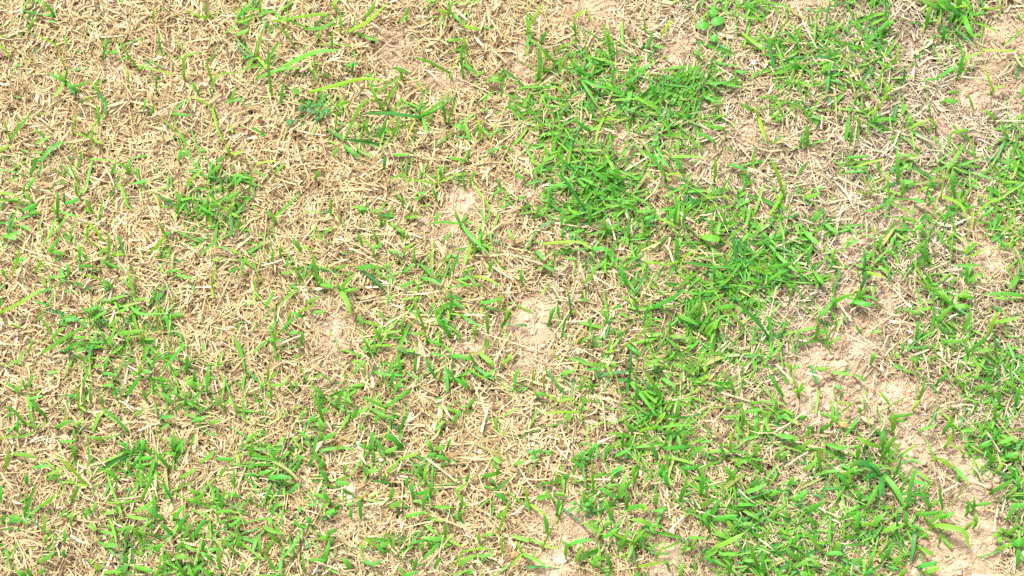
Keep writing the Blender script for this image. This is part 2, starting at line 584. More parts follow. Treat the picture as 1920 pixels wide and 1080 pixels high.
# ------------------------------------------------------------------ traced plants, shoots and stalks
PLANTS = """
@0 0
75 430 0 340 w24 y
445 355 270 265 w22 y
480 490 435 385 w24 o
= dark green rosette of six spreading blades on dry straw, upper left corner
480 610 370 550 w34; 490 600 430 530 w36; 490 600 510 490 w24; 480 620 400 730 w36; 510 620 560 710 w50 d; 540 650 690 600 w34
= sprawling grass plant with one long thin runner, above the small pink soil hollow, upper left
1040 520 870 250 w24; 960 420 890 460 w22; 1050 500 1340 570 w20 y; 1050 520 1085 480 w24
1380 580 1385 430 w24; 1385 430 1500 390 w34; 1370 440 1335 425 w20
1590 600 1545 430 w28 y; 1575 680 1640 560 w36; 1640 560 1830 545 w26
= thin yellow-green runner trailing down the straw, upper left quarter
1590 800 1440 710 w22 y; 1590 800 1690 1080 w28 y
75 1050 10 890 w22; 75 1050 250 830 w30
690 1040 540 990 w24 y; 690 1050 700 915 w24 y; 690 1040 780 1080 w24 y
1550 140 1400 80 w26 y; 1550 130 1530 -10 w28; 1560 130 1590 80 w20 y
1780 130 1900 20 w40; 1775 165 1920 120 w28 y
1210 380 1190 235 w28
740 910 725 790 w36
965 610 955 510 w20 y
1290 850 1425 865 w30; 1310 830 1420 740 w30
400 100 320 0 w34; 390 110 330 115 w30; 370 160 420 155 w30
175 130 180 50 w24; 210 210 280 130 w30
260 1075 385 1025 w32; 330 1030 250 970 w28
1170 660 1185 560 w24
1150 150 1155 60 w24 y
1075 830 1090 740 w36; 1130 850 1155 790 w36
540 980 580 855 w32
1680 250 1780 195 w28; 1770 260 1870 215 w40
1480 690 1430 610 w36; 1720 760 1765 650 w30; 1690 770 1840 740 w28
770 430 820 300 w28; 800 390 895 400 w32
580 680 500 620 w30; 750 700 690 620 w30
@480 0
= long blade arching over the straw beside a thin upright stem, near the top edge
280 330 140 170 w28; 130 160 480 105 w34 y; 480 105 540 140 w30 y; 235 240 235 30 w14 y
370 215 510 205 w28; 500 200 640 110 w32; 635 240 630 130 w32
= long broad yellow-green blade slanting up right below the top edge, left of centre
690 235 830 165 w44 y; 830 165 1000 10 w40; 820 130 900 0 w40
= two broad leaf blades joined end to end behind a thin stem, upper left of centre
190 505 430 395 w60; 430 395 630 375 w44; 445 640 440 380 w18 y; 130 470 170 390 w30
0 590 190 520 w34; 190 520 330 515 w26
120 710 95 530 w30; 95 530 95 320 w22
= long straight bright green blade with bent tip, lying just under the pale soil hollow
400 690 600 640 w36 y; 600 640 800 590 w36 y; 800 585 1015 612 w30 y
960 830 830 590 w34
670 1040 780 800 w36; 780 800 890 730 w28
= spreading grass plant with long flat dark blade and raised twin blades, upper middle
1230 880 1000 850 w40 d; 1000 850 790 855 w30 d; 1230 870 1470 680 w36; 1240 880 1500 700 w34; 1225 860 1265 700 w26; 1255 890 1290 1000 w36; 1200 880 1110 1060 w20 o
1420 905 1400 770 w34; 1445 900 1490 700 w28
= upright sprig cut by the top edge with zigzag blade to its right
1440 110 1445 -20 w20; 1450 110 1485 -20 w22; 1440 100 1350 70 w34 y; 1400 110 1380 190 w24; 1475 100 1560 190 w30; 1560 195 1690 225 w40 y
1550 550 1560 250 w30; 1585 380 1560 270 w26; 1565 480 1660 550 w34; 1540 295 1420 300 w32
1455 550 1290 460 w20; 1290 460 1170 430 w30; 1455 540 1540 400 w18 y; 1460 610 1460 540 w18 y
770 250 930 305 w36
5 400 40 230 w26 y; 10 430 100 520 w26 y
1680 1030 1665 880 w26 y; 1640 1000 1690 900 w30; 1690 960 1750 1010 w30
1100 590 1050 490 w34
1080 160 1140 110 w24; 1125 140 1140 60 w36
595 960 600 800 w22 y; 610 790 720 760 w32 y
1840 700 1850 610 w24; 1730 600 1830 615 w34; 1860 600 1900 560 w22
1700 750 1780 690 w36; 1690 830 1750 820 w30
840 1000 830 880 w30; 930 1020 980 880 w36; 1030 1000 1080 890 w36
720 550 740 450 w28 d; 680 490 770 480 w30
30 80 40 0 w26 y; 20 110 80 95 w34
585 60 590 0 w34 y; 570 330 570 240 w26
190 760 210 620 w34
@960 0
= tall yellow-green blade standing at the soil edge, left of the brown bare strip
110 240 170 120 w32 y; 170 120 250 0 w26 y
480 280 465 130 w26; 470 125 540 65 w34 y; 560 75 610 185 w22 y
1000 240 970 90 w16 y
1120 265 1195 155 w30 y
1010 360 1055 220 w36; 1060 340 1150 360 w30
735 400 735 190 w26
610 580 420 440 w34
= long blades crossing in the dense turf above centre, right of the soil dip
520 590 740 665 w40; 520 600 660 820 w36; 590 560 440 520 w36
800 665 1000 540 w28; 860 590 940 440 w34; 880 560 1090 460 w30
350 540 420 390 w36; 320 470 150 290 w36; 350 360 490 310 w22 y
1085 740 1030 590 w38; 1140 750 1090 630 w38
750 620 760 520 w26; 760 520 730 450 w24
= thin yellow-green stem rising from the turf above the pink soil dip
690 880 625 1080 w30 y; 700 900 830 900 w18 y; 690 870 650 800 w34 y
940 980 1130 900 w34
= yellow-green runner at the straw edge, upper right of centre
1850 880 1820 790 w30 y; 1850 880 1910 1080 w40 y
1450 630 1380 510 w30; 1470 620 1620 610 w40
1730 250 1830 330 w26 y; 1830 330 1910 400 w30 y
200 560 210 430 w44; 200 430 170 360 w30
1590 960 1420 920 w36; 1520 1070 1380 990 w34
130 290 110 350 w30; 220 310 260 220 w36
1790 820 1720 770 w36; 1680 620 1680 520 w26
240 930 150 980 w34; 580 980 470 900 w44
1680 530 1770 540 w36; 1370 380 1450 440 w36
@1440 0
= large dark green tuft of broad blades cut by the top edge
1440 110 1300 -20 w54 d; 1400 90 1270 20 w44; 1190 170 1215 50 w48; 1470 120 1550 290 w56; 1430 240 1470 130 w26 y; 1315 290 1320 190 w36 d; 1290 60 1160 10 w44; 1360 170 1385 80 w36; 1390 55 1500 45 w26 y; 1430 60 1440 -60 w60; 1340 60 1250 -40 w50
1510 120 1620 75 w22; 1620 60 1790 40 w22 y
= long arched runner with yellow tip over pale soil, upper right
1430 460 1620 390 w22 y; 1610 370 1900 375 w22 y; 1280 580 1420 480 w36; 1430 560 1480 390 w36; 1440 550 1520 420 w28 y; 1280 590 1130 605 w22
1690 675 1625 490 w24 y; 1690 670 1790 645 w26 y
= kinked yellow-green stem with short side blades in the upper right turf
830 800 890 690 w26 y; 880 690 855 565 w22 y; 890 690 940 620 w24 y; 935 470 990 340 w28 y; 750 855 830 800 w26 y; 870 520 930 460 w22 y
1545 830 1500 700 w28
1260 945 1200 880 w28 y; 1070 960 1200 895 w28 y; 1030 930 1065 850 w24
1700 890 1620 820 w40; 1800 1030 1750 920 w38
740 690 690 600 w38
690 935 640 860 w34; 620 1060 640 920 w36; 790 920 860 840 w28
120 880 30 760 w38; 60 900 130 850 w36
1220 860 1210 780 w30
1330 750 1430 760 w50; 1430 690 1350 700 w36
820 240 910 170 w34; 850 290 840 220 w34
1390 990 1500 970 w36
300 1060 290 920 w40; 250 1070 270 1000 w40
1020 590 1030 500 w26 d
420 530 480 460 w44; 720 380 780 330 w44; 210 520 200 430 w36
@0 270
230 220 270 100 w44; 280 230 310 150 w40 d; 215 330 270 245 w40; 180 370 185 290 w30
570 360 565 260 w32; 565 250 520 150 w28 y; 585 380 660 310 w26 y
490 445 590 410 w46; 485 440 480 360 w26 d
= tall many-bladed grass plant on straw near the edge at left, a third down
430 530 430 350 w36; 430 540 395 440 w30; 420 560 305 800 w28; 420 660 510 520 w30; 355 810 450 680 w34; 450 510 600 550 w28; 380 800 480 825 w40
165 500 280 440 w36; 220 505 290 440 w36; 240 430 190 360 w40; 220 520 310 520 w30
10 370 120 380 w32; 70 420 180 400 w30
680 485 630 410 w36
1005 295 1110 280 w32
835 225 870 130 w32; 960 210 945 150 w28; 840 200 960 200 w20
= yellow-green Y shaped shoot alone on straw, left of the dark green patch
1240 680 1190 590 w30; 1240 690 1095 840 w34 y; 1240 680 1290 660 w30
770 720 640 560 w28 y; 655 700 640 590 w22 y; 725 765 670 710 w24 y
925 820 880 690 w36
810 860 800 640 w30; 740 830 810 780 w40; 820 830 930 825 w24 y; 810 895 910 940 w32; 800 900 760 860 w30
90 980 150 760 w32 y; 100 880 200 850 w36
1330 515 1370 350 w36
= dark green patch of many crossing blades beside the golden straw, left of centre
1725 520 1730 700 w32 d; 1715 500 1550 370 w24 y; 1720 470 1765 440 w26 y; 1740 520 1800 550 w30 y; 1560 240 1650 150 w36; 1400 310 1540 170 w28 y; 1740 300 1780 225 w36; 1760 320 1815 240 w36; 1860 360 1885 230 w30; 1700 430 1800 350 w36; 1500 460 1600 530 w30; 1590 520 1500 470 w36
1500 830 1680 680 w34
1725 80 1690 0 w36 y; 1740 75 1850 55 w28 y
1195 460 1195 390 w20 o; 1200 460 1280 480 w20 y
1320 980 1490 1010 w32; 1250 960 1330 940 w36
1590 1080 1610 940 w24 y
1810 940 1850 810 w30; 1740 790 1800 820 w34
450 930 480 1050 w36; 380 1000 490 990 w32; 515 980 505 900 w34
0 50 80 0 w32 y
1620 130 1700 90 w38
600 870 600 740 w34; 590 920 700 920 w40
160 610 235 650 w32; 20 690 120 715 w40; 70 680 160 650 w38
840 1070 770 1010 w36; 740 1010 640 985 w24 y
260 960 310 870 w28 y; 30 980 20 930 w34
1340 120 1360 40 w36; 1380 80 1430 50 w30
1720 960 1790 920 w34; 1600 870 1670 850 w36
@480 270
665 10 770 95 w44; 760 40 890 95 w32
130 550 240 460 w26; 240 460 340 355 w24; 150 585 75 500 w36
= thin upright sprig with long sideways runner, above the rough soil hollow near centre
1350 295 1210 275 w24 y; 1210 275 1060 258 w24 y; 1360 300 1360 170 w22 y; 1370 285 1500 230 w20 y; 1390 250 1390 150 w36
= sprawling grass plant right below the rough soil hollow, just left of centre
1540 600 1400 585 w28; 1400 585 1280 605 w24; 1545 610 1620 700 w38; 1620 710 1760 840 w38; 1530 590 1490 490 w34; 1560 560 1620 600 w36; 1690 740 1720 620 w30; 1540 590 1575 530 w24; 1620 740 1550 930 w18 y
560 510 555 390 w32
580 85 620 20 w36
460 1040 420 790 w30; 500 1050 430 960 w34; 330 790 270 700 w44; 410 790 350 760 w24 y; 480 1050 590 1070 w36
760 935 930 920 w48; 600 930 690 905 w32
880 830 890 750 w30; 910 740 870 640 w36; 940 740 890 790 w30
795 765 750 650 w32
1455 970 1520 800 w34
1355 415 1320 330 w32
940 590 930 500 w34; 860 510 960 480 w32; 970 430 950 490 w28; 770 490 830 490 w34
10 150 170 130 w22 y
1570 120 1450 100 w36; 1590 100 1610 30 w26
1740 60 1840 30 w28
1230 900 1340 1010 w38; 1240 1000 1390 1060 w40; 1090 1070 1200 1010 w34; 1110 960 1190 890 w34
1890 640 1920 720 w36
1000 800 1100 830 w28; 1110 780 1190 740 w28; 1190 880 1190 770 w28; 1110 830 1120 780 w26
1750 945 1770 860 w34
1640 990 1850 1075 w26 y
140 220 210 150 w28
1560 300 1555 220 w32; 1610 280 1640 190 w32; 1780 385 1830 340 w36; 1830 310 1820 250 w28
1010 590 1130 670 w36; 1080 640 1020 610 w40
440 260 470 200 w40; 630 570 620 540 w28 y
190 840 180 760 w44; 120 880 130 800 w32; 230 920 240 850 w36
1240 390 1190 420 w28; 1210 370 1280 360 w36
1100 460 1100 390 w34; 1340 570 1380 510 w30; 1410 720 1470 660 w30
960 170 970 100 w38 d; 1030 80 1150 75 w36
340 1000 290 930 w32; 190 970 290 950 w30
@960 270
= long dark stem crossing dense turf beside the small soil crumbs, right of centre
545 490 440 330 w34 d; 440 330 345 200 w28; 590 590 570 460 w44; 540 420 580 380 w24 y
= long yellow-green blade slanting through turf just above centre right
1150 240 1060 110 w44; 1060 110 940 30 w40; 1160 230 1300 230 w20 y; 1160 250 1190 290 w24 y
370 605 375 470 w32
165 560 205 460 w38; 160 200 250 140 w30; 230 130 340 80 w34
250 345 430 310 w32; 290 410 200 360 w36
250 745 490 735 w26 y; 500 740 600 790 w28 y
600 780 760 800 w40
= wiry yellow-green plant with five thin spreading blades beside a pinkish soil spot
1260 880 1225 800 w28; 1235 830 1230 680 w48; 1270 870 1385 785 w26 y; 1255 880 1120 910 w22 y; 1265 885 1275 960 w24 y; 1000 900 975 970 w16 y; 1010 890 1130 905 w24 y
540 1045 650 880 w36
850 1040 800 890 w38; 760 890 800 850 w34
1810 705 1900 560 w38
1100 555 1250 630 w34
1430 690 1555 715 w90
1520 260 1520 90 w32; 1630 150 1780 215 w36
1575 370 1620 260 w20 y; 1590 380 1670 430 w22 y
1600 880 1650 790 w20 y
230 100 265 10 w28 y
75 1045 70 940 w30
870 690 880 580 w32; 700 660 680 560 w40; 710 640 800 600 w30
1600 600 1560 500 w40; 1560 590 1540 680 w34; 1710 560 1660 500 w36
720 280 610 210 w44; 830 270 720 200 w44; 700 270 720 200 w30
770 390 740 290 w36; 930 430 820 440 w40
1220 580 1240 450 w36; 1290 560 1320 450 w36; 1170 570 1240 480 w40
1060 80 1190 190 w30; 1280 200 1230 100 w40
930 500 1060 500 w34; 1000 560 1060 540 w40
1880 1040 1760 1000 w36; 1520 1010 1510 900 w36
410 560 510 500 w28; 440 500 520 520 w28
100 400 40 400 w34; 90 260 20 220 w32; 130 460 60 490 w28
380 700 380 640 w34; 540 640 450 660 w32
180 800 240 870 w34; 320 850 310 790 w26; 240 910 340 950 w36
@1440 270
= kinked long yellow-green blade leaning over straw, upper right of centre
110 360 70 220 w38 y; 70 220 5 90 w34 y; 110 370 0 550 w34 y
= small upright three-way shoot standing alone on straw, right of centre
720 950 715 775 w32 d; 700 1080 730 960 w40 d; 740 960 880 1000 w28 y; 690 1010 655 920 w22
1300 380 1310 280 w22 y; 1310 280 1285 165 w22 y; 1310 390 1450 460 w36 y; 1450 460 1500 590 w24 y
850 470 700 515 w30; 860 470 970 350 w30; 910 390 905 200 w28 y
790 360 680 230 w30 y; 740 380 680 350 w26 y
975 250 965 90 w44; 1000 200 1050 150 w34; 1010 370 1000 250 w40; 1020 280 1090 280 w44
1490 1000 1490 880 w32; 1510 1030 1580 980 w32; 1580 980 1660 1040 w36
1510 845 1650 780 w24 y; 1480 810 1520 740 w20 y; 1520 740 1640 750 w16 y
1570 515 1740 400 w24 y; 1610 540 1690 470 w30
1400 400 1385 180 w44; 1220 210 1400 130 w26
1190 390 1240 240 w22; 1150 340 1200 320 w30 y
660 170 880 110 w28 y; 590 105 770 95 w36; 580 215 750 205 w28
1720 600 1770 500 w28
1330 590 1350 480 w32
280 400 400 360 w38; 330 350 410 320 w34; 340 570 400 500 w34
= dense clump of broad bright blades at the turf edge, right of centre
20 920 200 880 w40; 70 830 230 970 w40; 280 660 390 760 w44; 40 900 60 790 w36; 300 900 330 770 w34; 350 960 430 1060 w40; 10 1020 160 940 w40; 350 650 420 620 w34
430 600 530 680 w36; 490 900 490 780 w32
1110 640 1170 600 w34; 1180 680 1130 600 w40
860 760 800 740 w28; 830 760 860 680 w36; 600 760 680 720 w40
1060 830 1180 720 w40; 1200 880 1180 770 w40; 940 700 920 760 w36
1220 430 1250 390 w36; 1100 410 1180 440 w44
1790 790 1720 700 w36; 1700 640 1800 660 w20 y
610 170 760 170 w28
1880 120 1830 270 w22 y; 1780 280 1900 280 w24 y
@0 540
= very long curved yellow-green blade entering from the edge at left, halfway down
0 185 150 110 w42 y; 150 110 290 20 w38 y; 285 20 325 0 w36 y
310 490 500 365 w36; 500 365 640 285 w38; 390 380 470 300 w34
490 460 620 395 w38; 550 370 650 370 w34; 510 455 660 460 w30
700 240 800 170 w34; 630 175 730 145 w40; 810 290 900 215 w34; 830 85 940 55 w36
890 185 970 130 w34; 980 140 1060 195 w28; 1070 190 1235 190 w38
880 345 1090 315 w44; 950 390 1040 345 w34; 1060 375 1165 380 w30
= cross shaped sprig with four short blades above one long blade, lower left
950 800 1060 650 w42; 1050 640 1050 570 w44 y; 1060 630 1135 630 w36; 1040 635 980 640 w32
1240 590 1340 470 w36; 1330 470 1400 410 w28
1550 770 1550 600 w36; 1455 690 1460 600 w30; 1480 755 1400 690 w54; 1450 710 1540 735 w30; 1400 610 1400 510 w34
590 890 555 700 w26 y; 600 890 650 930 w26 y
630 890 630 780 w26; 625 750 660 610 w36; 680 850 680 720 w34
330 950 230 840 w38; 220 830 315 808 w34
180 1010 90 910 w36; 90 920 20 895 w28; 130 1075 130 1000 w34; 50 970 90 930 w34
215 480 235 370 w26
110 770 180 730 w34; 220 740 245 650 w36; 180 740 170 680 w30
960 1075 850 965 w32; 850 965 750 890 w36; 770 880 760 810 w30
420 1045 550 990 w38; 550 1030 630 985 w34
780 600 820 510 w38; 700 590 780 570 w34
1220 790 1290 870 w38; 1250 810 1315 770 w36
1390 860 1395 780 w28; 1320 920 1390 865 w28; 1400 850 1460 890 w28
1680 910 1620 810 w30; 1680 870 1755 830 w32; 1775 920 1740 850 w30
1440 1000 1560 955 w36; 1570 1010 1670 985 w38
1630 590 1675 480 w34; 1670 560 1600 590 w28
1585 0 1592 95 w20 y
810 425 860 300 w34; 780 390 770 320 w34
840 800 910 735 w30 d; 770 730 860 725 w32; 770 640 880 655 w36
1130 600 1190 470 w36; 1100 520 1150 590 w30; 1230 770 1200 660 w34
1090 820 1060 760 w32; 1150 760 1150 690 w30; 1170 750 1210 720 w34
1210 970 1310 955 w44; 1010 950 1080 900 w34
@480 540
= broad pointed leaf blades hanging from a node above a pink soil patch, left of centre
640 15 745 -115 w60; 640 15 775 0 w34; 640 25 712 210 w54; 630 20 610 -40 w30
70 135 130 10 w36
320 180 450 110 w26 y; 380 115 490 65 w36; 200 310 300 210 w30; 240 250 260 170 w22 y; 340 215 270 185 w36
90 390 220 385 w28; 140 435 140 290 w22 y
340 395 345 310 w38; 250 340 330 335 w32
= tall thin blade with side blade and trailing tip, just left of centre
1270 330 1220 190 w28; 1220 190 1165 50 w24; 1280 395 1265 330 w26 y; 1290 390 1420 440 w32; 1265 345 1140 340 w30; 1420 435 1460 490 w28
= upright stem with long arching side blade over the straw, at the middle of the frame
1460 190 1455 0 w38; 1460 190 1550 205 w22 y; 1540 200 1730 300 w26; 1450 200 1430 270 w30; 1450 350 1340 210 w50; 1360 180 1450 110 w40; 1480 90 1560 160 w34
1740 310 1735 170 w36
1690 110 1830 75 w40; 1830 120 1830 30 w28 y
1870 235 1900 130 w38
850 460 800 375 w30; 880 480 890 420 w44
900 335 960 285 w34; 940 380 870 280 w36
980 325 1080 325 w28; 1100 340 1120 190 w36
730 640 800 550 w32; 815 640 815 540 w26; 990 650 1030 540 w32; 1085 650 1060 490 w36; 1010 715 1030 630 w38; 890 630 1130 655 w26
= V shaped pair of long blades over a small brown soil hole, lower left of centre
970 900 870 850 w30; 870 850 780 815 w24; 980 890 1070 820 w38; 1070 820 1155 755 w34; 870 915 1060 985 w36; 950 945 965 905 w20 y
1030 795 1110 670 w30
1340 660 1270 520 w36
1310 490 1430 510 w30; 1460 510 1620 540 w48; 1680 490 1790 590 w50; 1710 660 1810 600 w32; 1640 560 1600 480 w30
1500 700 1410 590 w30; 1590 745 1490 670 w44
90 690 90 590 w28 y; 115 840 90 690 w28 y; 100 725 200 720 w32; 200 715 260 640 w34
490 960 460 800 w40; 510 810 410 740 w34; 390 1010 450 940 w36; 485 1080 490 990 w34; 430 1030 490 1005 w30
600 890 670 730 w36; 720 980 760 900 w36; 740 960 840 890 w40; 660 780 720 870 w36
1075 1070 1120 960 w36; 1110 880 1100 960 w24
1480 1005 1530 920 w36
1850 570 1920 500 w38
550 690 430 630 w26
1600 880 1640 820 w44; 1530 890 1600 880 w22
40 750 50 700 w44; 300 740 310 700 w32; 265 760 265 700 w28
1190 620 1195 530 w40; 1100 470 1210 460 w34
770 210 800 265 w36; 430 185 530 180 w34
1640 350 1640 285 w36; 1390 410 1380 350 w30
890 1010 920 950 w34; 720 560 800 545 w26
@960 540
= thin dark green stem bent at a node, alone on straw beside pinkish soil
440 180 415 0 w28 d; 375 360 400 240 w22 d; 400 240 430 190 w24 d; 440 180 490 180 w22 y
280 255 325 140 w38; 350 205 345 120 w30
720 260 670 160 w30
830 445 960 350 w20 y; 960 350 1035 235 w20 y
= dark centred grass plant with upright stem and long blade trailing down right, centre right
880 690 890 560 w30 d; 890 560 895 440 w26; 870 690 790 685 w36 d; 890 710 1000 840 w38; 1000 840 1090 970 w30; 860 420 960 500 w36; 930 845 925 680 w32; 870 700 860 790 w30 d
700 570 510 570 w36; 700 570 755 680 w30 y; 740 560 800 590 w30; 700 590 520 610 w22
990 580 1140 520 w48
1120 840 1050 700 w38; 1050 700 985 600 w34
720 490 740 370 w30; 700 480 770 470 w24 y
520 410 590 365 w28
510 765 550 660 w38; 605 765 580 690 w36
240 760 230 640 w22 y; 340 850 250 790 w26 y; 350 850 460 830 w30 y; 180 780 260 800 w36; 200 820 160 770 w26
510 935 560 790 w24; 510 930 360 930 w30 y; 360 930 220 940 w24 y; 515 940 520 1000 w24 y
1200 570 1330 620 w36
1250 210 1400 280 w44
1060 140 1180 90 w44; 1180 90 1310 0 w40
1920 360 1830 240 w36 d; 1830 240 1740 160 w30 d; 1740 160 1690 100 w22 d; 1750 150 1810 60 w30
1470 350 1570 220 w44; 1450 330 1530 240 w34
1080 1050 1220 1030 w36; 1220 1030 1380 1030 w30; 1060 1050 1155 930 w20 y; 900 1080 840 980 w36; 960 1075 1080 1045 w34 y
1390 590 1420 500 w40; 1390 640 1385 590 w26
1240 960 1250 820 w38; 1080 1000 1150 930 w26
1660 770 1600 640 w38; 1730 1030 1720 890 w40
770 340 750 310 w50; 800 360 820 310 w40
370 645 460 625 w40; 20 740 30 640 w30; 20 640 70 610 w34
1310 210 1390 120 w40; 1350 190 1350 60 w34; 1410 190 1410 60 w36
1550 150 1690 140 w44; 1740 290 1650 180 w36; 1190 320 1180 240 w36
1190 360 1310 375 w36; 1260 460 1180 380 w44; 1370 430 1300 445 w36
1130 680 1220 750 w40; 1130 840 1060 720 w40; 1200 660 1150 640 w30
1580 970 1700 960 w34; 1750 930 1880 910 w34; 1800 860 1880 860 w34
560 90 510 90 w34; 940 155 915 100 w34; 770 150 830 130 w30
@1440 540
= bright upright tuft with pointed side blades at the straw patch, right of centre
660 90 690 0 w54; 500 105 650 40 w40; 640 100 770 130 w54; 700 60 825 92 w24; 700 60 735 0 w36
510 130 470 60 w38; 480 110 400 200 w36; 400 200 370 110 w44
370 335 370 230 w36; 370 330 435 330 w34
480 405 550 355 w38
705 345 660 280 w28; 790 330 850 325 w30
= short chain of green blades lying across the bare pink soil patch, lower right
490 630 640 655 w38; 660 650 730 700 w38; 370 600 450 610 w40
235 795 180 600 w18 y; 235 780 260 710 w40; 220 780 190 760 w24 y; 180 610 130 560 w36; 180 610 250 570 w34
110 810 50 710 w36; 50 710 0 635 w38
= single curved blade standing on the bare pink soil, lower right
1135 830 1160 760 w34; 1160 760 1178 665 w34; 1100 890 1130 840 w30 y
910 870 840 780 w32
= broad leaved low sprig where straw meets turf, lower right
930 965 1100 940 w36; 940 1060 930 920 w64; 990 990 1030 1000 w40; 700 930 670 890 w50; 740 990 770 980 w40
= vigorous crossing blades at the turf edge beside brown soil, right side halfway down
1390 140 1260 20 w44; 1400 135 1520 140 w48; 1290 240 1400 120 w48; 1470 310 1520 160 w44; 1340 100 1240 0 w36; 1440 60 1530 60 w44 y
1700 260 1880 220 w44; 1660 340 1740 160 w40 y
1500 480 1670 340 w46; 1330 400 1490 390 w40; 1540 460 1660 470 w36
1110 370 1120 250 w38
1740 860 1720 760 w44; 1550 745 1690 740 w40
1470 745 1430 680 w40; 1280 705 1350 640 w34
780 545 800 490 w44; 1010 470 1010 410 w36
1420 670 1550 620 w38
1390 1080 1385 900 w26 y
1700 970 1700 830 w40
550 810 560 770 w30; 520 730 555 760 w36
260 380 200 320 w28; 130 355 200 320 w22 y
1920 60 1600 50 w44
1280 20 1370 100 w40; 1120 160 1220 145 w40; 1060 170 1150 195 w36
70 900 60 830 w34; 60 980 140 945 w40; 250 970 300 960 w40
410 1060 470 1020 w50; 330 1060 290 1030 w36; 480 1000 530 960 w40
1010 600 940 580 w36; 960 490 980 530 w30; 1120 540 1060 520 w34
1860 860 1890 740 w44; 1860 750 1780 690 w44; 1620 740 1690 760 w40
1330 1070 1390 970 w40; 1150 1060 1250 1030 w40
@0 810
= long thin yellow-green blade slanting across straw, lower left
640 385 530 270 w28 y; 530 270 405 155 w24 y; 650 400 580 400 w26 y; 540 500 590 400 w40
355 358 490 310 w34; 350 322 480 255 w30; 250 268 405 252 w30
40 262 60 130 w38; 100 165 285 200 w40
295 560 420 460 w38
335 745 330 600 w32; 340 830 350 770 w36
485 825 485 720 w36; 530 700 545 620 w34; 450 640 500 575 w28; 490 620 560 630 w36
1060 505 1140 280 w36
1010 600 1160 500 w36; 1225 655 1090 560 w38; 1140 640 1170 510 w36; 960 630 1120 650 w38; 1040 755 1150 650 w34
1300 640 1380 550 w38; 1340 740 1420 600 w36; 1460 775 1540 660 w44; 1380 790 1420 690 w36
1045 770 985 710 w44; 935 800 975 710 w40; 890 740 985 700 w30; 760 740 870 760 w40
1430 535 1545 460 w40; 1490 462 1410 420 w40
1355 345 1480 270 w36
1295 130 1290 20 w40; 1320 140 1400 40 w34; 1430 100 1470 0 w32
1260 255 1140 110 w38; 1310 170 1240 160 w36; 1120 160 1100 90 w36
1775 910 1650 780 w34; 1650 1020 1640 830 w44
1660 565 1690 430 w36; 1660 530 1630 450 w30; 1700 500 1760 450 w30
1620 605 1770 595 w32; 1720 705 1815 640 w34
1755 405 1755 270 w34; 1645 335 1690 260 w32
560 190 560 105 w44; 555 130 520 85 w36; 450 70 580 55 w32; 770 62 680 38 w40
200 385 200 310 w38
900 1050 985 980 w36; 780 1050 910 1050 w34; 1010 1012 1170 1058 w44
= dense pile of broad bright blades near the bottom edge, beside the orange soil chip
1310 935 1440 950 w54; 1385 1065 1310 930 w44; 1190 1055 1225 890 w36; 1385 855 1465 890 w36; 1580 1080 1460 1000 w36; 1170 890 1220 830 w44; 1330 880 1370 820 w44; 1290 770 1200 680 w40
290 975 415 890 w44
190 1080 130 1040 w40; 230 1075 200 1020 w44; 290 1060 340 1020 w40
720 1032 715 980 w38 y
780 850 885 855 w54
870 345 800 280 w38; 970 285 960 190 w34; 1000 260 1040 200 w34
1275 485 1230 390 w38; 1080 260 1000 265 w30; 1060 200 1140 190 w40
940 110 880 60 w36; 950 150 960 80 w36; 1080 60 1060 130 w40
790 610 870 590 w40; 880 540 920 640 w30; 670 690 720 740 w54; 690 600 650 560 w30
1620 200 1740 210 w40; 1780 170 1800 240 w30 y; 1880 170 1890 60 w40; 1850 70 1920 0 w40
700 590 720 520 w36; 640 640 650 580 w30
480 930 480 880 w40; 670 990 700 950 w36; 940 980 940 910 w38
1590 960 1500 900 w40; 1520 880 1520 810 w36; 1700 690 1630 670 w30
1810 1050 1830 970 w36; 1780 850 1790 780 w34; 1920 330 1840 315 w32
20 660 50 620 w44; 70 665 160 650 w40; 160 670 220 685 w34; 5 520 5 400 w40
@480 810
95 345 275 345 w50; 20 315 120 290 w34
505 250 440 150 w44; 535 355 470 285 w40; 480 275 490 200 w40
555 525 500 430 w44; 440 460 555 520 w40; 500 570 550 530 w34
520 615 590 580 w48
600 380 715 395 w44
1010 388 930 372 w28 d; 930 372 845 360 w24 y; 1010 485 1030 410 w40
775 500 860 450 w20 o; 785 635 775 510 w38; 710 625 715 560 w34; 790 490 760 520 w24 y
1005 562 1100 515 w54
1070 205 1210 170 w36 y
880 215 880 130 w34; 860 115 870 0 w38; 850 130 770 80 w28
1085 95 970 15 w54; 970 145 1065 108 w38
1185 500 1170 370 w40; 1265 365 1270 255 w40; 1240 310 1215 235 w36; 1310 465 1300 370 w34; 1200 465 1290 435 w44; 1250 560 1275 440 w38; 1180 515 1250 520 w36
1130 630 1260 600 w38; 1340 560 1490 565 w44; 1525 605 1550 460 w36; 1530 640 1530 600 w44
= spreading grass plant with long blades in all directions near the bottom edge, middle
1430 800 1240 785 w48; 1310 810 1110 852 w28; 1415 785 1420 680 w44; 1440 800 1560 860 w28 y; 1430 800 1490 765 w26 y; 1380 820 1310 900 w38; 1310 900 1235 965 w30; 1250 885 1245 830 w36; 1495 985 1560 870 w28 y; 1560 895 1780 880 w20 y; 1300 860 1310 800 w28
1525 1003 1660 918 w48; 1670 930 1765 920 w40; 1700 970 1720 930 w32
520 970 550 810 w40; 400 960 520 965 w34
540 760 605 735 w44; 470 800 540 790 w40; 545 790 510 740 w34
712 1018 640 940 w48
810 968 885 990 w34; 880 990 950 955 w40
350 722 280 660 w32; 350 740 280 850 w34; 280 850 180 965 w36
35 905 20 780 w40; 60 710 215 765 w48; 80 910 130 800 w36; 170 825 85 760 w40; 190 960 170 1060 w34; 100 640 110 700 w44
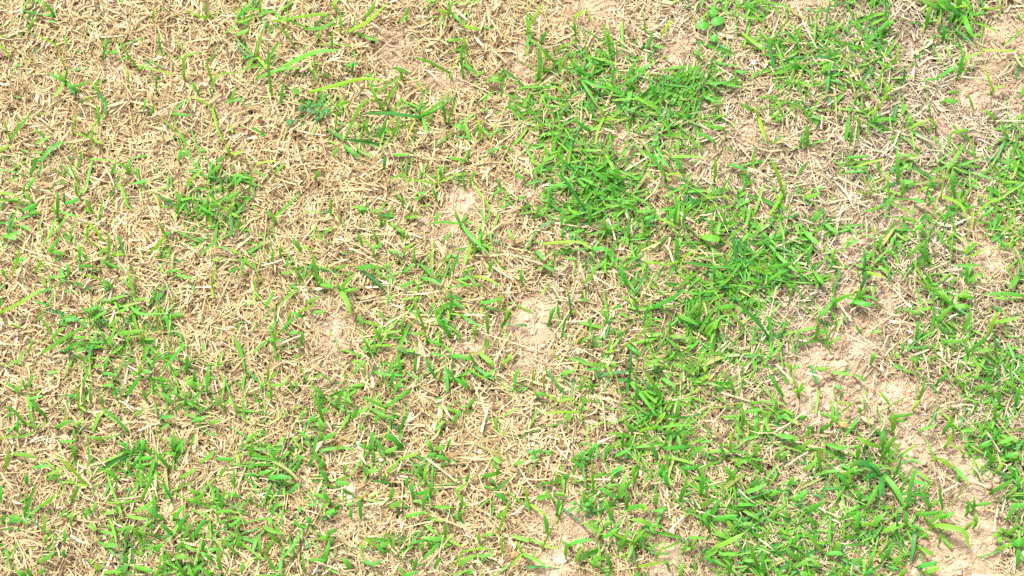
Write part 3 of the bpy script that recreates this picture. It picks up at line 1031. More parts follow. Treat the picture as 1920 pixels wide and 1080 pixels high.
930 855 1000 820 w50; 890 855 800 785 w26 y; 1010 815 970 755 w36; 960 895 890 840 w30
1690 335 1815 298 w44; 1805 292 1735 200 w40; 1780 190 1830 230 w40
= bent yellow stem with leaf blades beside pale soil crumbs, bottom edge middle
1880 515 1780 450 w48; 1820 745 1860 630 w26 y; 1860 630 1900 500 w30; 1850 925 1840 820 w22 y; 1840 820 1815 760 w26 y; 1810 635 1880 600 w40
1350 125 1420 110 w48; 1440 208 1350 180 w40; 1320 130 1290 60 w44; 1440 100 1460 40 w30; 1290 180 1350 160 w36
1710 775 1800 760 w40; 1675 820 1670 760 w34
1340 1015 1370 940 w34; 1190 1025 1200 940 w38
360 1030 350 920 w34
1110 1075 1205 1045 w38
130 170 190 120 w40; 190 200 250 140 w44; 210 40 160 100 w36; 320 240 330 170 w44; 300 280 320 220 w36
380 60 410 110 w40; 340 10 400 70 w36; 500 60 600 10 w44; 490 70 490 0 w40; 430 150 450 30 w36
610 120 640 30 w20 o; 400 240 430 170 w34
260 450 330 390 w36; 320 560 330 600 w36; 410 690 370 630 w44; 400 545 460 545 w36
660 300 680 240 w32; 820 310 810 250 w36; 960 360 970 310 w32; 990 300 1050 240 w44
840 300 920 285 w40; 1130 400 1135 340 w36; 1400 260 1410 230 w50
1580 360 1600 310 w34; 1510 440 1590 370 w32; 1790 390 1750 340 w30
@960 810
= thin yellow-green stem with a leafy top standing on straw, bottom middle
585 180 625 85 w44; 610 435 605 310 w24 y; 605 310 595 180 w26 y
= dark edged runner with hanging blade beside pink soil crumbs, near the bottom edge
130 540 100 450 w26 y; 100 450 60 370 w22 y; 140 545 270 640 w32 y; 265 735 235 610 w44
235 855 280 760 w24 y; 280 760 325 675 w20 y; 240 860 365 860 w22 y
75 910 180 960 w36; 180 960 275 1025 w32; 75 910 35 820 w28 y; 10 995 75 920 w26 y
450 212 550 145 w32; 560 245 510 170 w30
340 595 345 470 w38; 335 390 320 300 w34
720 135 830 50 w40; 870 105 915 20 w40; 775 180 895 112 w38; 830 100 835 0 w36
1085 190 1030 50 w44; 700 195 710 80 w38
800 485 860 295 w40; 790 490 650 410 w40; 860 565 855 420 w38; 840 420 910 340 w32; 920 375 908 240 w40
750 310 830 260 w40; 750 360 755 310 w36; 700 400 830 390 w24
1140 122 1340 108 w40; 1340 165 1445 100 w34; 1300 85 1270 10 w40
740 630 700 500 w40; 745 670 755 590 w34; 690 710 760 670 w36
= three-way leafy sprig at the edge of pale soil crumbs, bottom right of centre
1040 695 885 655 w48; 1040 700 1075 765 w44; 1040 700 1125 712 w36; 920 805 1015 720 w40; 680 790 810 715 w40
= dark stemmed plant with crossing yellow blade, bottom edge right of centre
910 835 820 790 w28 y; 820 790 718 733 w30 y; 900 840 850 985 w40; 910 860 930 1025 w24 d; 810 855 880 715 w38; 965 865 970 760 w36; 910 830 985 740 w36; 870 850 780 830 w32
540 685 665 752 w44
435 842 615 808 w44; 440 850 360 808 w36; 405 925 410 850 w40
480 955 540 850 w36
615 995 628 920 w64
740 1005 720 910 w44
950 1012 1050 990 w28 y; 1050 990 1155 968 w28 y; 1175 1005 1140 950 w34
1090 935 1145 840 w26 y
1265 505 1315 335 w40; 1415 465 1420 300 w40
1640 140 1642 0 w28 y; 1640 140 1740 155 w32; 1740 155 1800 175 w28; 1900 300 1740 190 w34
1530 862 1640 815 w50; 1640 815 1745 755 w44
1430 645 1490 580 w44; 1420 552 1550 490 w48; 1290 275 1435 240 w40
1675 365 1590 245 w48; 1760 445 1915 380 w48; 1790 410 1880 320 w36
1845 995 1770 810 w44; 1560 915 1705 900 w44
1080 535 1085 450 w40; 870 570 985 545 w40; 1070 592 1165 570 w38
1700 545 1830 550 w48; 1700 600 1640 530 w36; 1520 655 1700 625 w48; 1740 590 1850 650 w44
1170 350 1200 400 w36; 1120 310 1150 240 w40; 1160 380 1140 290 w44; 1180 220 1120 170 w36
1480 150 1620 150 w40; 1600 190 1560 80 w40; 1680 240 1790 210 w44; 1820 170 1850 100 w40
1430 960 1500 880 w34; 1520 980 1440 930 w34; 1680 760 1620 670 w44; 1480 720 1440 640 w44
1260 1070 1290 990 w36; 1350 870 1390 790 w30; 1290 900 1320 810 w28; 1330 790 1460 800 w36
20 240 100 210 w36; 530 270 450 210 w34; 400 340 430 310 w44
1630 1060 1650 960 w44; 1740 960 1820 960 w40; 1900 1060 1860 930 w44; 1700 700 1800 680 w36
310 510 245 450 w34; 330 460 400 470 w30; 550 520 520 440 w44
@1440 810
= large dark green clump of long arching blades, lower right corner area
830 310 720 230 w60 d; 720 230 600 250 w48; 850 330 760 230 w40 d; 820 400 735 560 w50; 850 340 840 500 w60 d; 840 310 700 360 w46 d; 880 330 960 430 w56; 960 430 1030 570 w48; 350 325 570 285 w36; 800 450 700 520 w36 d
= fan of tall upright blades beside pale soil, lower right
855 188 980 10 w54; 860 130 860 -20 w44; 940 350 1010 150 w36; 1000 170 1140 85 w26; 840 115 650 30 w46; 980 250 1060 215 w18 d; 1060 215 1150 240 w18 d
= loose tuft of broad upright blades on crumbly soil, lower right
1050 555 1120 260 w48; 1215 565 1140 400 w44; 1090 365 1230 412 w44; 1120 615 1310 590 w48; 1310 575 1285 380 w40; 1215 680 1330 570 w38; 1310 635 1390 600 w54; 1230 550 1290 500 w40
= broad curved blade drooping over bare soil, lower right corner
1260 695 1380 720 w70; 1380 720 1470 750 w64; 1470 750 1515 885 w40
1150 870 1240 920 w54
870 742 1030 690 w48; 795 685 890 595 w48; 660 725 680 600 w54; 1030 700 1030 590 w50; 970 800 975 580 w26 d; 830 700 700 700 w44
1270 190 1400 270 w38 y; 1400 265 1510 390 w40; 1430 370 1420 310 w34
1470 165 1370 90 w30 y; 1340 95 1380 0 w38 y
1690 445 1850 350 w48; 1800 645 1880 520 w44; 1840 560 1920 560 w40
= small leafy sprig on bare soil with one yellow blade, lower right corner
1545 580 1490 520 w36; 1550 560 1545 490 w28; 1560 550 1690 530 w36; 1490 725 1560 670 w36 y; 1555 700 1560 600 w44; 1500 600 1490 550 w44
410 320 380 95 w44; 285 280 375 195 w44
595 405 520 310 w44; 640 395 600 300 w40; 570 320 670 250 w44
300 595 455 495 w44; 195 510 295 435 w50
410 900 290 745 w48; 240 955 115 850 w54; 205 1010 315 940 w44; 400 1010 310 945 w40
515 905 525 820 w64; 450 910 570 920 w44
760 1020 815 865 w44; 895 935 940 830 w48; 1030 1005 920 930 w40; 1005 1080 1035 1020 w48; 860 960 840 890 w40
1150 1003 1275 972 w50; 1195 1045 1285 1010 w48
1855 830 1930 835 w84; 1740 870 1850 830 w44; 1880 985 1880 880 w48; 1800 760 1870 715 w44
70 20 235 40 w54; 245 115 345 55 w44; 440 90 600 120 w54; 670 190 685 80 w44; 720 150 750 60 w40
100 200 160 140 w40; 60 190 120 110 w40; 160 390 190 340 w44; 10 470 70 460 w44
690 510 690 420 w40; 740 500 620 440 w44; 570 650 700 590 w34
30 640 60 590 w50; 160 630 90 580 w44; 360 700 270 620 w40; 190 830 230 770 w44
730 1075 780 1030 w44; 570 1070 600 1000 w44; 700 970 630 950 w50; 300 1075 240 1060 w50
1290 830 1290 760 w34; 1200 770 1130 800 w24; 1110 730 1060 690 w36
1600 100 1680 60 w44; 1740 80 1850 30 w48; 1680 230 1640 130 w44; 1790 180 1880 160 w44
1720 290 1760 230 w40 y; 1850 330 1800 250 w50; 1880 420 1870 330 w44
"""
STALKS = """
@0 0
1130 880 1380 750 18; 1700 870 1610 1000 16; 880 0 950 110 18; 800 800 940 760 44; 590 780 640 880 18; 1430 970 1490 850 16; 620 320 540 250 14
@480 0
700 20 800 120 18; 860 170 1000 250 26; 1290 530 1370 610 26; 1640 270 1710 350 40; 1780 80 1840 10 24; 1770 380 1870 470 16; 650 0 700 70 22; 1030 460 1180 420 14
@960 0
1310 560 1320 470 26; 1360 510 1360 430 26; 985 372 1055 392 34; 1450 340 1470 220 26; 240 360 370 330 18; 100 440 170 400 24; 710 210 720 150 26; 1370 80 1390 20 24; 690 965 760 990 34; 1400 920 1560 1000 20; 1580 880 1690 970 20; 640 850 780 790 16; 470 50 490 0 18; 600 80 540 0 16
@1440 0
140 870 160 980 44; 880 720 1010 650 26; 1090 610 1100 490 36; 920 500 1060 490 20; 1060 840 1140 780 18; 1430 570 1730 570 24; 1110 1010 1250 1070 24; 1380 1020 1550 960 20; 400 970 405 860 22; 440 1060 520 950 22; 550 1010 650 920 22; 1200 340 1240 290 40; 1850 390 1910 500 28; 1300 850 1400 1000 16; 1240 760 1290 830 18; 1700 190 1810 270 20
@0 270
300 220 400 150 22; 300 340 410 380 26; 700 310 800 200 22; 480 360 560 420 18; 1210 70 1220 0 18; 860 850 950 960 18; 1480 800 1340 870 26; 1360 740 1470 810 20
@480 270
590 710 700 730 16; 700 780 900 880 14; 960 720 1100 830 16; 1640 890 1690 970 24; 1380 720 1420 650 28; 1000 690 1060 640 20; 90 290 150 190 18; 1150 430 1100 560 16
@960 270
1160 215 1020 330 20; 1110 270 1000 420 20; 320 590 440 610 22; 440 610 560 625 22; 720 560 775 720 22; 40 840 230 900 22; 350 970 440 880 22; 900 560 905 680 20; 250 930 410 980 20; 780 300 860 210 18; 1700 690 1860 720 24; 1270 550 1275 610 20; 1370 170 1470 50 20; 1700 0 1790 110 26; 100 110 150 240 20; 1770 180 1920 250 24; 1800 320 1890 470 20; 830 440 870 560 40
@1440 270
60 770 220 690 22; 1040 110 1240 90 24; 470 440 620 410 24; 500 275 590 370 30; 590 370 640 480 34; 540 260 720 330 26; 850 90 950 0 22; 780 380 900 400 22; 640 680 700 750 28; 1260 510 1330 470 34; 1600 20 1660 190 16; 500 720 520 620 20; 250 830 190 900 20; 570 930 480 920 18; 1180 350 1240 340 18; 470 510 550 430 20; 480 570 640 560 18; 520 540 660 430 18
@0 540
0 415 180 425 22; 250 510 340 470 22; 320 790 440 730 24; 940 720 960 600 24; 900 1010 1130 1010 18; 1040 1070 1200 1010 26; 950 860 970 760 24; 350 1030 400 960 20; 860 370 920 390 20
@480 540
160 430 400 340 26; 1270 520 1210 360 24; 1120 1010 1240 930 24; 1400 870 1470 985 34; 1690 1078 1715 980 32; 1715 980 1740 890 30; 1490 670 1600 530 20; 1350 860 1450 790 22; 530 1000 570 1075 22; 1310 380 1330 290 20; 1790 550 1890 370 18; 1160 800 1200 680 16; 300 1000 420 985 20; 1150 750 1280 680 20; 1560 200 1720 205 20; 500 590 590 430 16
@960 540
1560 780 1690 820 24; 1690 820 1830 860 22; 1290 700 1290 580 30; 1390 650 1395 560 28; 410 430 480 250 16; 540 470 700 560 16; 610 690 610 600 26; 680 660 720 720 34; 680 850 700 1075 18; 1420 250 1425 190 26; 1200 840 1350 830 18; 1130 620 1180 630 24; 340 340 370 420 16; 1500 1010 1600 900 18; 1660 1075 1640 1040 20
@1440 540
720 350 840 270 22; 840 270 940 200 22; 850 470 900 350 20; 740 390 880 510 18; 780 750 800 640 26; 290 640 410 675 30; 1110 910 1130 860 24; 1380 890 1540 880 26; 1290 890 1400 850 18; 60 1070 270 930 22; 850 1075 890 930 24; 700 960 760 1010 46; 720 800 770 880 24; 1280 480 1370 600 22; 1780 950 1840 800 22; 540 120 630 250 22; 620 170 700 130 18; 1100 500 1210 460 22; 1430 680 1500 810 28; 1830 200 1850 110 22; 380 1010 380 920 26; 60 570 180 690 26; 580 340 740 420 18; 910 250 1010 260 44
@0 810
850 670 910 710 26; 1240 760 1300 860 34; 1160 360 1180 490 20; 1400 230 1410 150 26; 90 515 170 540 34; 740 260 700 330 22; 1450 850 1530 780 18; 590 430 700 520 16
@480 810
630 240 780 210 20; 810 550 960 530 24; 820 630 920 640 24; 1150 840 1160 760 24; 500 1070 600 990 18; 1030 1050 1080 980 36; 640 500 645 410 22; 1690 130 1660 160 36; 780 140 830 250 34; 1280 200 1500 370 26; 420 1070 470 980 16; 1800 1010 1850 1050 14; 130 480 220 480 16; 590 300 600 360 24; 1840 1000 1850 890 12; 550 440 700 400 12
@960 810
1180 750 1230 690 30; 1230 690 1290 630 26; 60 280 180 440 20; 1300 270 1420 160 24; 400 200 430 60 20; 1700 430 1850 550 16; 640 80 800 10 24; 710 140 790 150 26; 1180 60 1200 200 16; 600 500 660 440 30; 1040 390 1160 370 20; 1320 290 1400 330 22; 120 720 250 780 16; 1380 590 1540 640 14; 1230 370 1250 290 18; 720 40 690 0 20
@1440 810
1320 400 1330 300 28; 1310 450 1430 380 26; 370 560 550 640 22; 1700 740 1725 570 26; 1570 660 1700 690 28; 1530 1072 1780 1074 22; 1640 0 1740 150 26; 1420 970 1530 1000 22; 1080 1075 1110 1020 44; 1350 200 1270 190 20; 150 250 300 150 24; 1010 490 1070 440 24; 1540 260 1600 350 26; 1670 740 1740 745 22; 1500 350 1640 410 30; 620 1075 630 1000 20; 1400 610 1560 680 20; 1270 590 1480 700 14; 1430 490 1560 450 22
"""

TINT = {
    'g': (0.082, 0.345, 0.030), 'y': (0.190, 0.405, 0.018), 'd': (0.045, 0.230, 0.036), 'o': (0.48, 0.33, 0.06), 's': (0.62, 0.48, 0.29),
}


def strokes_of(text, ox, oy):
    """Lines 'x0 y0 x1 y1 wN c; ...' to polylines in photograph pixels; strokes that go on from the last one's end join it."""
    out = []
    for s in text.split(';'):
        f = s.split()
        if len(f) < 4:
            continue
        x0, y0, x1, y1 = (float(t) / 4.0 for t in f[:4])
        p, q2 = (ox + x0, oy + y0), (ox + x1, oy + y1)
        w, c = 30.0, 'g'
        for t in f[4:]:
            if t[0] == 'w':
                w = float(t[1:])
            elif t in TINT:
                c = t
            else:
                w = float(t)
        w /= 4.0
        if out and math.dist(out[-1]['pts'][-1], p) < 3.1 and out[-1]['c'] == c or (out and math.dist(out[-1]['pts'][-1], p) < 1.0):
            out[-1]['pts'].append(q2)
            out[-1]['w'] = max(out[-1]['w'], w)
        else:
            out.append({'pts': [p, q2], 'w': w, 'c': c})
    for s in out:
        s['len'] = sum(math.dist(s['pts'][i], s['pts'][i + 1]) for i in range(len(s['pts']) - 1))
    return out


def read(text):
    ox = oy = 0.0
    label, items = None, []
    for line in text.strip().splitlines():
        line = line.strip()
        if line.startswith('@'):
            ox, oy = (float(t) for t in line[1:].split())
        elif line.startswith('='):
            label = line[1:].strip()
        elif line:
            items.append({'label': label, 'strokes': strokes_of(line, ox, oy)})
            label = None
    return items


def spline(ctrl, n):
    """Catmull-Rom through the control points, n samples."""
    c = [2 * ctrl[0] - ctrl[1]] + list(ctrl) + [2 * ctrl[-1] - ctrl[-2]]
    m = len(ctrl) - 1
    out = []
    for k in range(n):
        t = k / (n - 1) * m
        i = min(int(t), m - 1)
        f = t - i
        a, b, d, e = c[i], c[i + 1], c[i + 2], c[i + 3]
        out.append(0.5 * ((2 * b) + (-a + d) * f + (2 * a - 5 * b + 4 * d - e) * f * f + (-a + 3 * b - 3 * d + e) * f ** 3))
    return np.array(out)


def gz1(x, y):
    return float(ground_z(np.array([x]), np.array([y]))[0])


def blade_points(st, R, flat=False):
    """World path of one traced blade: it leaves the thatch at the stroke's start and rises to its end."""
    L = st['len'] * PX
    p, q2 = st['pts'][0], st['pts'][-1]
    g = spot(*p)
    zg = gz1(g.x, g.y)
    if flat:
        h0 = zg + 0.0098 + R.uniform(0, 0.003)
        h1 = h0 + R.uniform(-0.001, 0.004)
        arch = R.uniform(0.0, 0.06) * L
    else:
        h0 = zg + 0.0105 + R.uniform(0, 0.002) + 0.005 * cell(GREEN, *p) / 9.0
        upward = max(0.0, (p[1] - q2[1]) / (st['len'] + 1e-6))
        rise = L * (R.uniform(0.10, 0.30) + 0.55 * upward)
        h1 = h0 + min(rise, 0.05)
        arch = R.uniform(0.05, 0.16) * L
    n = len(st['pts'])
    d, acc = st['len'] + 1e-6, 0.0
    ctrl = []
    for i, s in enumerate(st['pts']):
        if i:
            acc += math.dist(st['pts'][i - 1], s)
        t = acc / d
        z = h0 + (h1 - h0) * t + arch * 4 * t * (1 - t)
        here = spot(s[0], s[1], z)
        ctrl.append(np.array(spot(s[0], s[1], z + max(-0.001, gz1(here.x, here.y) - zg))))
    if n == 2:                                           # a slight bow of its own
        t = R.uniform(0.4, 0.6)
        z = h0 + (h1 - h0) * t + arch
        mx, my = p[0] + (q2[0] - p[0]) * t, p[1] + (q2[1] - p[1]) * t
        nx, ny = -(q2[1] - p[1]), q2[0] - p[0]
        k = R.uniform(-0.07, 0.07)
        ctrl.insert(1, np.array(spot(mx + nx * k, my + ny * k, z)))
    path = spline(ctrl, 11)
    if not flat:                                         # the hidden sheath down to the soil
        first = path[0] - path[1]
        foot = path[0] + first / (np.linalg.norm(first) + 1e-9) * 0.002
        foot[2] = zg - 0.001
        path = np.vstack([foot[None], path])
    return path


def path_ribbon(path, width, fold, roll0, twist, tint, tip, shape):
    n = len(path)
    tan = np.gradient(path, axis=0)
    tan /= np.linalg.norm(tan, axis=1, keepdims=True) + 1e-9
    up = np.array([0, 0, 1.0])
    side = np.cross(tan, up)
    ln = np.linalg.norm(side, axis=1, keepdims=True)
    side = np.where(ln > 0.05, side / (ln + 1e-9), np.array([1.0, 0, 0]))
    nor = np.cross(side, tan)
    t = np.linspace(0, 1, n)
    r = (roll0 + twist * t)[:, None]
    s2 = side * np.cos(r) + nor * np.sin(r)
    n2 = np.cross(s2, tan)
    if shape == 'blade':
        prof = (0.66 + 0.34 * np.minimum(1, t / 0.3)) * np.maximum(0.06, 1 - np.clip((t - 0.5) / 0.5, 0, 1) ** 2.1 * 0.94)
    elif shape == 'cut':
        prof = (0.55 + 0.45 * np.minimum(1, t / 0.25)) * np.where(t > 0.97, 0.62, 1.0) * (1 - 0.12 * t)
    elif shape == 'oval':
        prof = np.sin(np.pi * np.clip(t, 0.02, 0.99) ** 0.85) ** 0.62
    else:                                                # stalk
        prof = 0.85 + 0.15 * np.sin(9 * t) - 0.25 * t
    w = (width * 0.5 * prof)[:, None]
    v = np.stack([path - s2 * w, path + n2 * w * fold, path + s2 * w], 1).reshape(-1, 3)
    idx = np.arange(n * 3).reshape(n, 3)
    quads = np.stack([idx[:-1, :-1], idx[:-1, 1:], idx[1:, 1:], idx[1:, :-1]], -1).reshape(-1, 4)
    f = np.clip((t - 0.7) / 0.3, 0, 1)[:, None]
    c = np.repeat(np.array(tint)[None] * (1 - f) + np.array(tip)[None] * f, 3, 0)
    return v, quads, {"tint": c, "across": np.tile([-1.0, 0.0, 1.0], n)}


def green_blade(st, R):
    c = np.array(TINT[st['c']]) * R.uniform(0.82, 1.2)
    if st['c'] == 'g':
        c = c * np.array([R.uniform(0.75, 1.9), 1.0, R.uniform(0.8, 1.3)])
    tip = c
    if R.random() < 0.22:
        tip = c * 0.5 + np.array([0.34, 0.30, 0.08]) * 0.5
    path = blade_points(st, R)
    thin = st['w'] < 5.6
    shape = 'cut' if (R.random() < 0.45 and st['len'] < 36 and not thin) else 'blade'
    return path_ribbon(path, st['w'] * PX * 0.72, R.uniform(0.12, 0.45), R.uniform(-0.45, 0.45), R.uniform(-0.5, 0.5), c, tip, shape)


def stem_tube(p, R):
    """The short sheathed stem that the blades of a plant leave from."""
    g = spot(*p)
    zg = gz1(g.x, g.y)
    top = np.array(spot(p[0], p[1], zg + 0.0105))
    foot = np.array([top[0] + R.uniform(-0.002, 0.002), top[1] + R.uniform(-0.002, 0.002), zg - 0.001])
    v, quads = [], []
    for k in range(4):
        c = foot + (top - foot) * k / 3
        r = 0.0012 - 0.0002 * k
        for j in range(6):
            v.append(c + np.array([math.cos(j * math.pi / 3) * r, math.sin(j * math.pi / 3) * r, 0]))
    for k in range(3):
        for j in range(6):
            quads.append((k * 6 + j, k * 6 + (j + 1) % 6, k * 6 + 6 + (j + 1) % 6, k * 6 + 6 + j))
    tint = np.repeat(np.array([[0.26, 0.36, 0.06]]) * R.uniform(0.7, 1.1), 24, 0)
    return np.array(v), np.array(quads), {"tint": tint, "across": np.zeros(24)}


def put(name, data, material, parent=None, centre=None):
    v, q, a = data
    c = np.zeros(3) if centre is None else np.array(centre)
    return link(name, mesh_from(name, v - c, q, a, material, True, q.shape[1]), parent, None if parent is not None else c)


# what a thing looks like and where it lies, in words
COLUMNS = ["left edge", "far left", "left", "left of centre", "right of centre", "right", "far right", "right edge"]
ROWS = ["top edge", "upper part", "above middle", "below middle", "lower part", "bottom edge"]


def place(px, py):
    return ROWS[min(5, max(0, int(py / 180)))] + ", " + COLUMNS[min(7, max(0, int(px / 240)))]


def cell(grid, px, py):
    return grid[min(23, max(0, int(py / 45))), min(47, max(0, int(px / 40)))]


def bed(px, py):
    if cell(SOIL, px, py) >= 5:
        return "on bare soil"
    if cell(GREEN, px, py) >= 5:
        return "in thick turf"
    return "on straw"


def lean(p, q2):
    a = math.degrees(math.atan2(p[1] - q2[1], q2[0] - p[0])) % 360
    return ["pointing right", "slanting up right", "pointing up", "slanting up left", "pointing left", "slanting down left", "pointing down", "slanting down right"][int((a + 22.5) // 45) % 8]


SHADE = {'g': "green", 'y': "yellow-green", 'd': "dark green", 'o': "yellowed", 's': "pale straw"}
COUNT = {2: "pair of {} blades", 3: "three-bladed {} sprig", 4: "four-bladed {} sprig", 5: "five-bladed {} sprig", 6: "six-bladed {} tuft"}


def describe(it):
    st = it['strokes']
    big = max(st, key=lambda s: s['len'])
    px = sum(s['pts'][0][0] for s in st) / len(st)
    py = sum(s['pts'][0][1] for s in st) / len(st)
    cs = [s['c'] for s in st]
    shade = SHADE[max(set(cs), key=cs.count)]
    size = "short " if big['len'] < 27 else ("long " if big['len'] > 52 else "")
    way = lean(big['pts'][0], big['pts'][-1])
    if len(st) == 1:
        body = f"{size}{shade} grass blade {way}"
    else:
        body = size + COUNT.get(len(st), "many-bladed {} tuft").format(shade) + (" " + way if len(st) == 2 else "")
    return f"{body} {bed(px, py)}, {place(px, py)}", px, py


def settle(rows):
    """Make labels that still agree tell their things apart by order."""
    seen = {}
    for r in rows:
        seen.setdefault(r[0], []).append(r)
    for text, same in seen.items():
        if len(same) < 2:
            continue
        spread_x = max(r[2] for r in same) - min(r[2] for r in same)
        spread_y = max(r[3] for r in same) - min(r[3] for r in same)
        side = spread_x >= spread_y
        same.sort(key=lambda r: r[2] if side else r[3])
        ends = ("leftmost", "rightmost") if side else ("uppermost", "lowest")
        for i, r in enumerate(same):
            word = ends[0] if i == 0 else ends[1] if i == len(same) - 1 else ["middle", "second", "third", "fourth"][0 if len(same) == 3 else min(i, 3)]
            r[0] = f"{word} {text}"


plants = read(PLANTS)
for it in plants:
    it['area'] = sum(s['len'] * s['w'] for s in it['strokes']) * (10 if it['label'] else 1)
order = sorted(range(len(plants)), key=lambda i: -plants[i]['area'])
single = set(order[:295])                                # the 295 that show largest are things, the rest joins the turf
turf = []
rows = []
for i, it in enumerate(plants):
    R = random.Random(1000 + i)
    if i not in single:
        for s in it['strokes']:
            turf.append(green_blade(s, R))
        continue
    base = it['strokes'][0]['pts'][0]
    c = spot(*base)
    c.z = gz1(c.x, c.y)
    if len(it['strokes']) == 1:
        o = put("grass_shoot", green_blade(it['strokes'][0], R), M_GREEN, None, c)
        tag(o, None, "grass shoot", "single green grass blades in the patchy lawn")
    else:
        o = link("grass_plant", None, None, c)
        o.empty_display_size = 0.01
        for s in it['strokes']:
            put("blade", green_blade(s, R), M_GREEN, o, c)
        put("stem", stem_tube(it['strokes'][0]['pts'][0], R), M_GREEN, o, c)
        tag(o, None, "grass plant", "green grass plants in the patchy lawn")
    text, px, py = describe(it)
    rows.append([it['label'] or text, o, px, py])


# ------------------------------------------------------------------ the rest of the living turf
def turf_mass():
    parts = []
    for area, count, big in ((CORE, 64000, 1.0), (WIDE, 60000, 1.35)):
        x, y = scatter(count, *area)
        g = sample(GREEN, x, y) / 9.0
        k = noise(x, y, 0.016, 13) * 0.6 + noise(x, y, 0.007, 14) * 0.4
        d = np.clip(g + (k - 0.5) * 0.55, 0, 1)
        dens = 0.012 + 0.92 * np.clip(d - 0.20, 0, 1) ** 1.65
        keep = rng.random(count) < dens * (1 - 0.45 * bare(x, y)) * (1 - 0.9 * opening(x, y))
        if big > 1:
            keep &= outside_core(x, y)
        x, y, d = x[keep], y[keep], d[keep]
        m = rng.integers(1, 4, len(x))                   # one to three blades from a node
        x, y, d = np.repeat(x, m), np.repeat(y, m), np.repeat(d, m)
        n = len(x)
        x = x + rng.normal(0, 0.0015, n); y = y + rng.normal(0, 0.0015, n)
        ln = np.exp(rng.normal(math.log(0.0165), 0.42, n)).clip(0.006, 0.038) * big
        wd = np.exp(rng.normal(math.log(0.0019), 0.34, n)).clip(0.0009, 0.0050) * big
        az = rng.uniform(0, 2 * math.pi, n)
        el = rng.uniform(0.0, 0.62, n) * (0.7 + 0.4 * d)
        z = ground_z(x, y) + rng.uniform(0.0030, 0.0105, n)
        tint = greens(n)
        tip = np.where(rng.random(n)[:, None] < 0.2, np.array([0.30, 0.30, 0.08]), tint)
        cut = rng.random(n) < 0.38
        parts.append(ribbons(np.stack([x, y, z], 1), az, ln, wd, el, rng.uniform(0.1, 0.9, n), rng.normal(0, 0.25, n),
                             rng.normal(0, 0.45, n), rng.uniform(0.1, 0.45, n), tint, 5, np.where(cut, 0.12, rng.uniform(0.8, 1.0, n)), tip))
    return parts


v, q, a = join(turf_mass() + turf)
tag(link("grass", mesh_from("grass", v, q, a, M_GREEN)), "short mown green grass growing in patches through the dead straw", "grass", None, "stuff")

# ------------------------------------------------------------------ long pale stalks lying on the mat
stalk_rows = []
ox = oy = 0.0
k = 0
for line in STALKS.strip().splitlines():
    if line.startswith('@'):
        ox, oy = (float(t) for t in line[1:].split())
        continue
    for st in strokes_of(line, ox, oy):
        R = random.Random(5000 + k); k += 1
        c = np.array([0.58, 0.465, 0.30]) * R.uniform(0.75, 1.2)
        if R.random() < 0.35:
            c = c * np.array([0.96, 0.98, 1.05])
        wide = st['w'] > 8
        path = blade_points(st, R, True)
        data = path_ribbon(path, st['w'] * PX * (0.55 if wide else 0.66), 0.35, R.uniform(-0.3, 0.3), R.uniform(-0.6, 0.6), c, c * 0.92, 'oval' if wide else 'stalk')
        p = st['pts'][0]
        o = put("dry_leaf" if wide else "dry_stalk", data, M_STRAW, None, spot(*p))
        mx, my = (st['pts'][0][0] + st['pts'][-1][0]) / 2, (st['pts'][0][1] + st['pts'][-1][1]) / 2
        size = "short " if st['len'] < 22 else ("long " if st['len'] > 40 else "")
        a0 = abs(math.degrees(math.atan2(st['pts'][0][1] - st['pts'][-1][1], st['pts'][-1][0] - st['pts'][0][0]))) % 180
        way = "lying level" if a0 < 20 or a0 > 160 else ("lying upright" if 70 < a0 < 110 else "lying slanted")
        on = bed(mx, my)
        what = "broad cream dead leaf" if wide else "pale dead grass stalk"
        tag(o, None, "dry leaf" if wide else "dry stalk", "pale dead stalks lying loose on the lawn")
        stalk_rows.append([f"{size}{what} {way} {on}, {place(mx, my)}", o, mx, my])


# ------------------------------------------------------------------ broad-leaved weeds
def leaf_from(cx, cy, dx, dy, w, R, lift=0.012, tint=(0.11, 0.34, 0.035), shape='oval'):
    """One broad leaf with its middle at the pixel, reaching dx, dy from stem to tip."""
    g = spot(cx, cy)
    zg = gz1(g.x, g.y)
    pts = []
    for t in np.linspace(0, 1, 9):
        z = zg + lift + 0.0016 * math.sin(math.pi * t) + R.uniform(-1, 1) * 0.0001
        pts.append(np.array(spot(cx + dx * (t - 0.5), cy + dy * (t - 0.5), z)))
    c = np.array(tint) * R.uniform(0.85, 1.15)
    return path_ribbon(np.array(pts), w * PX, 0.22, R.uniform(-0.2, 0.2), 0.0, c, c, shape)


def weed(name, label, foot, leaves, tint, lift=0.012):
    R = random.Random(label)
    c = spot(*foot)
    c.z = gz1(c.x, c.y)
    o = link(name, None, None, c)
    o.empty_display_size = 0.01
    for cx, cy, dx, dy, w in leaves:
        put("leaf", leaf_from(cx, cy, dx, dy, w, R, lift + R.uniform(-0.002, 0.003), tint), M_GREEN, o, c)
        s0 = np.array(spot(foot[0], foot[1], c.z)); s1 = np.array(spot(cx - dx * 0.45, cy - dy * 0.45, c.z + lift))
        mid = (s0 + s1) / 2 + np.array([0, 0, 0.002])
        put("stem", path_ribbon(spline([s0, mid, s1], 6), 0.0010, 0.5, 0.0, 0.3, np.array(tint) * 1.1, np.array(tint), 'stalk'), M_GREEN, o, c)
    tag(o, label, "weed", "small broad-leaved weeds in the lawn")
    return o


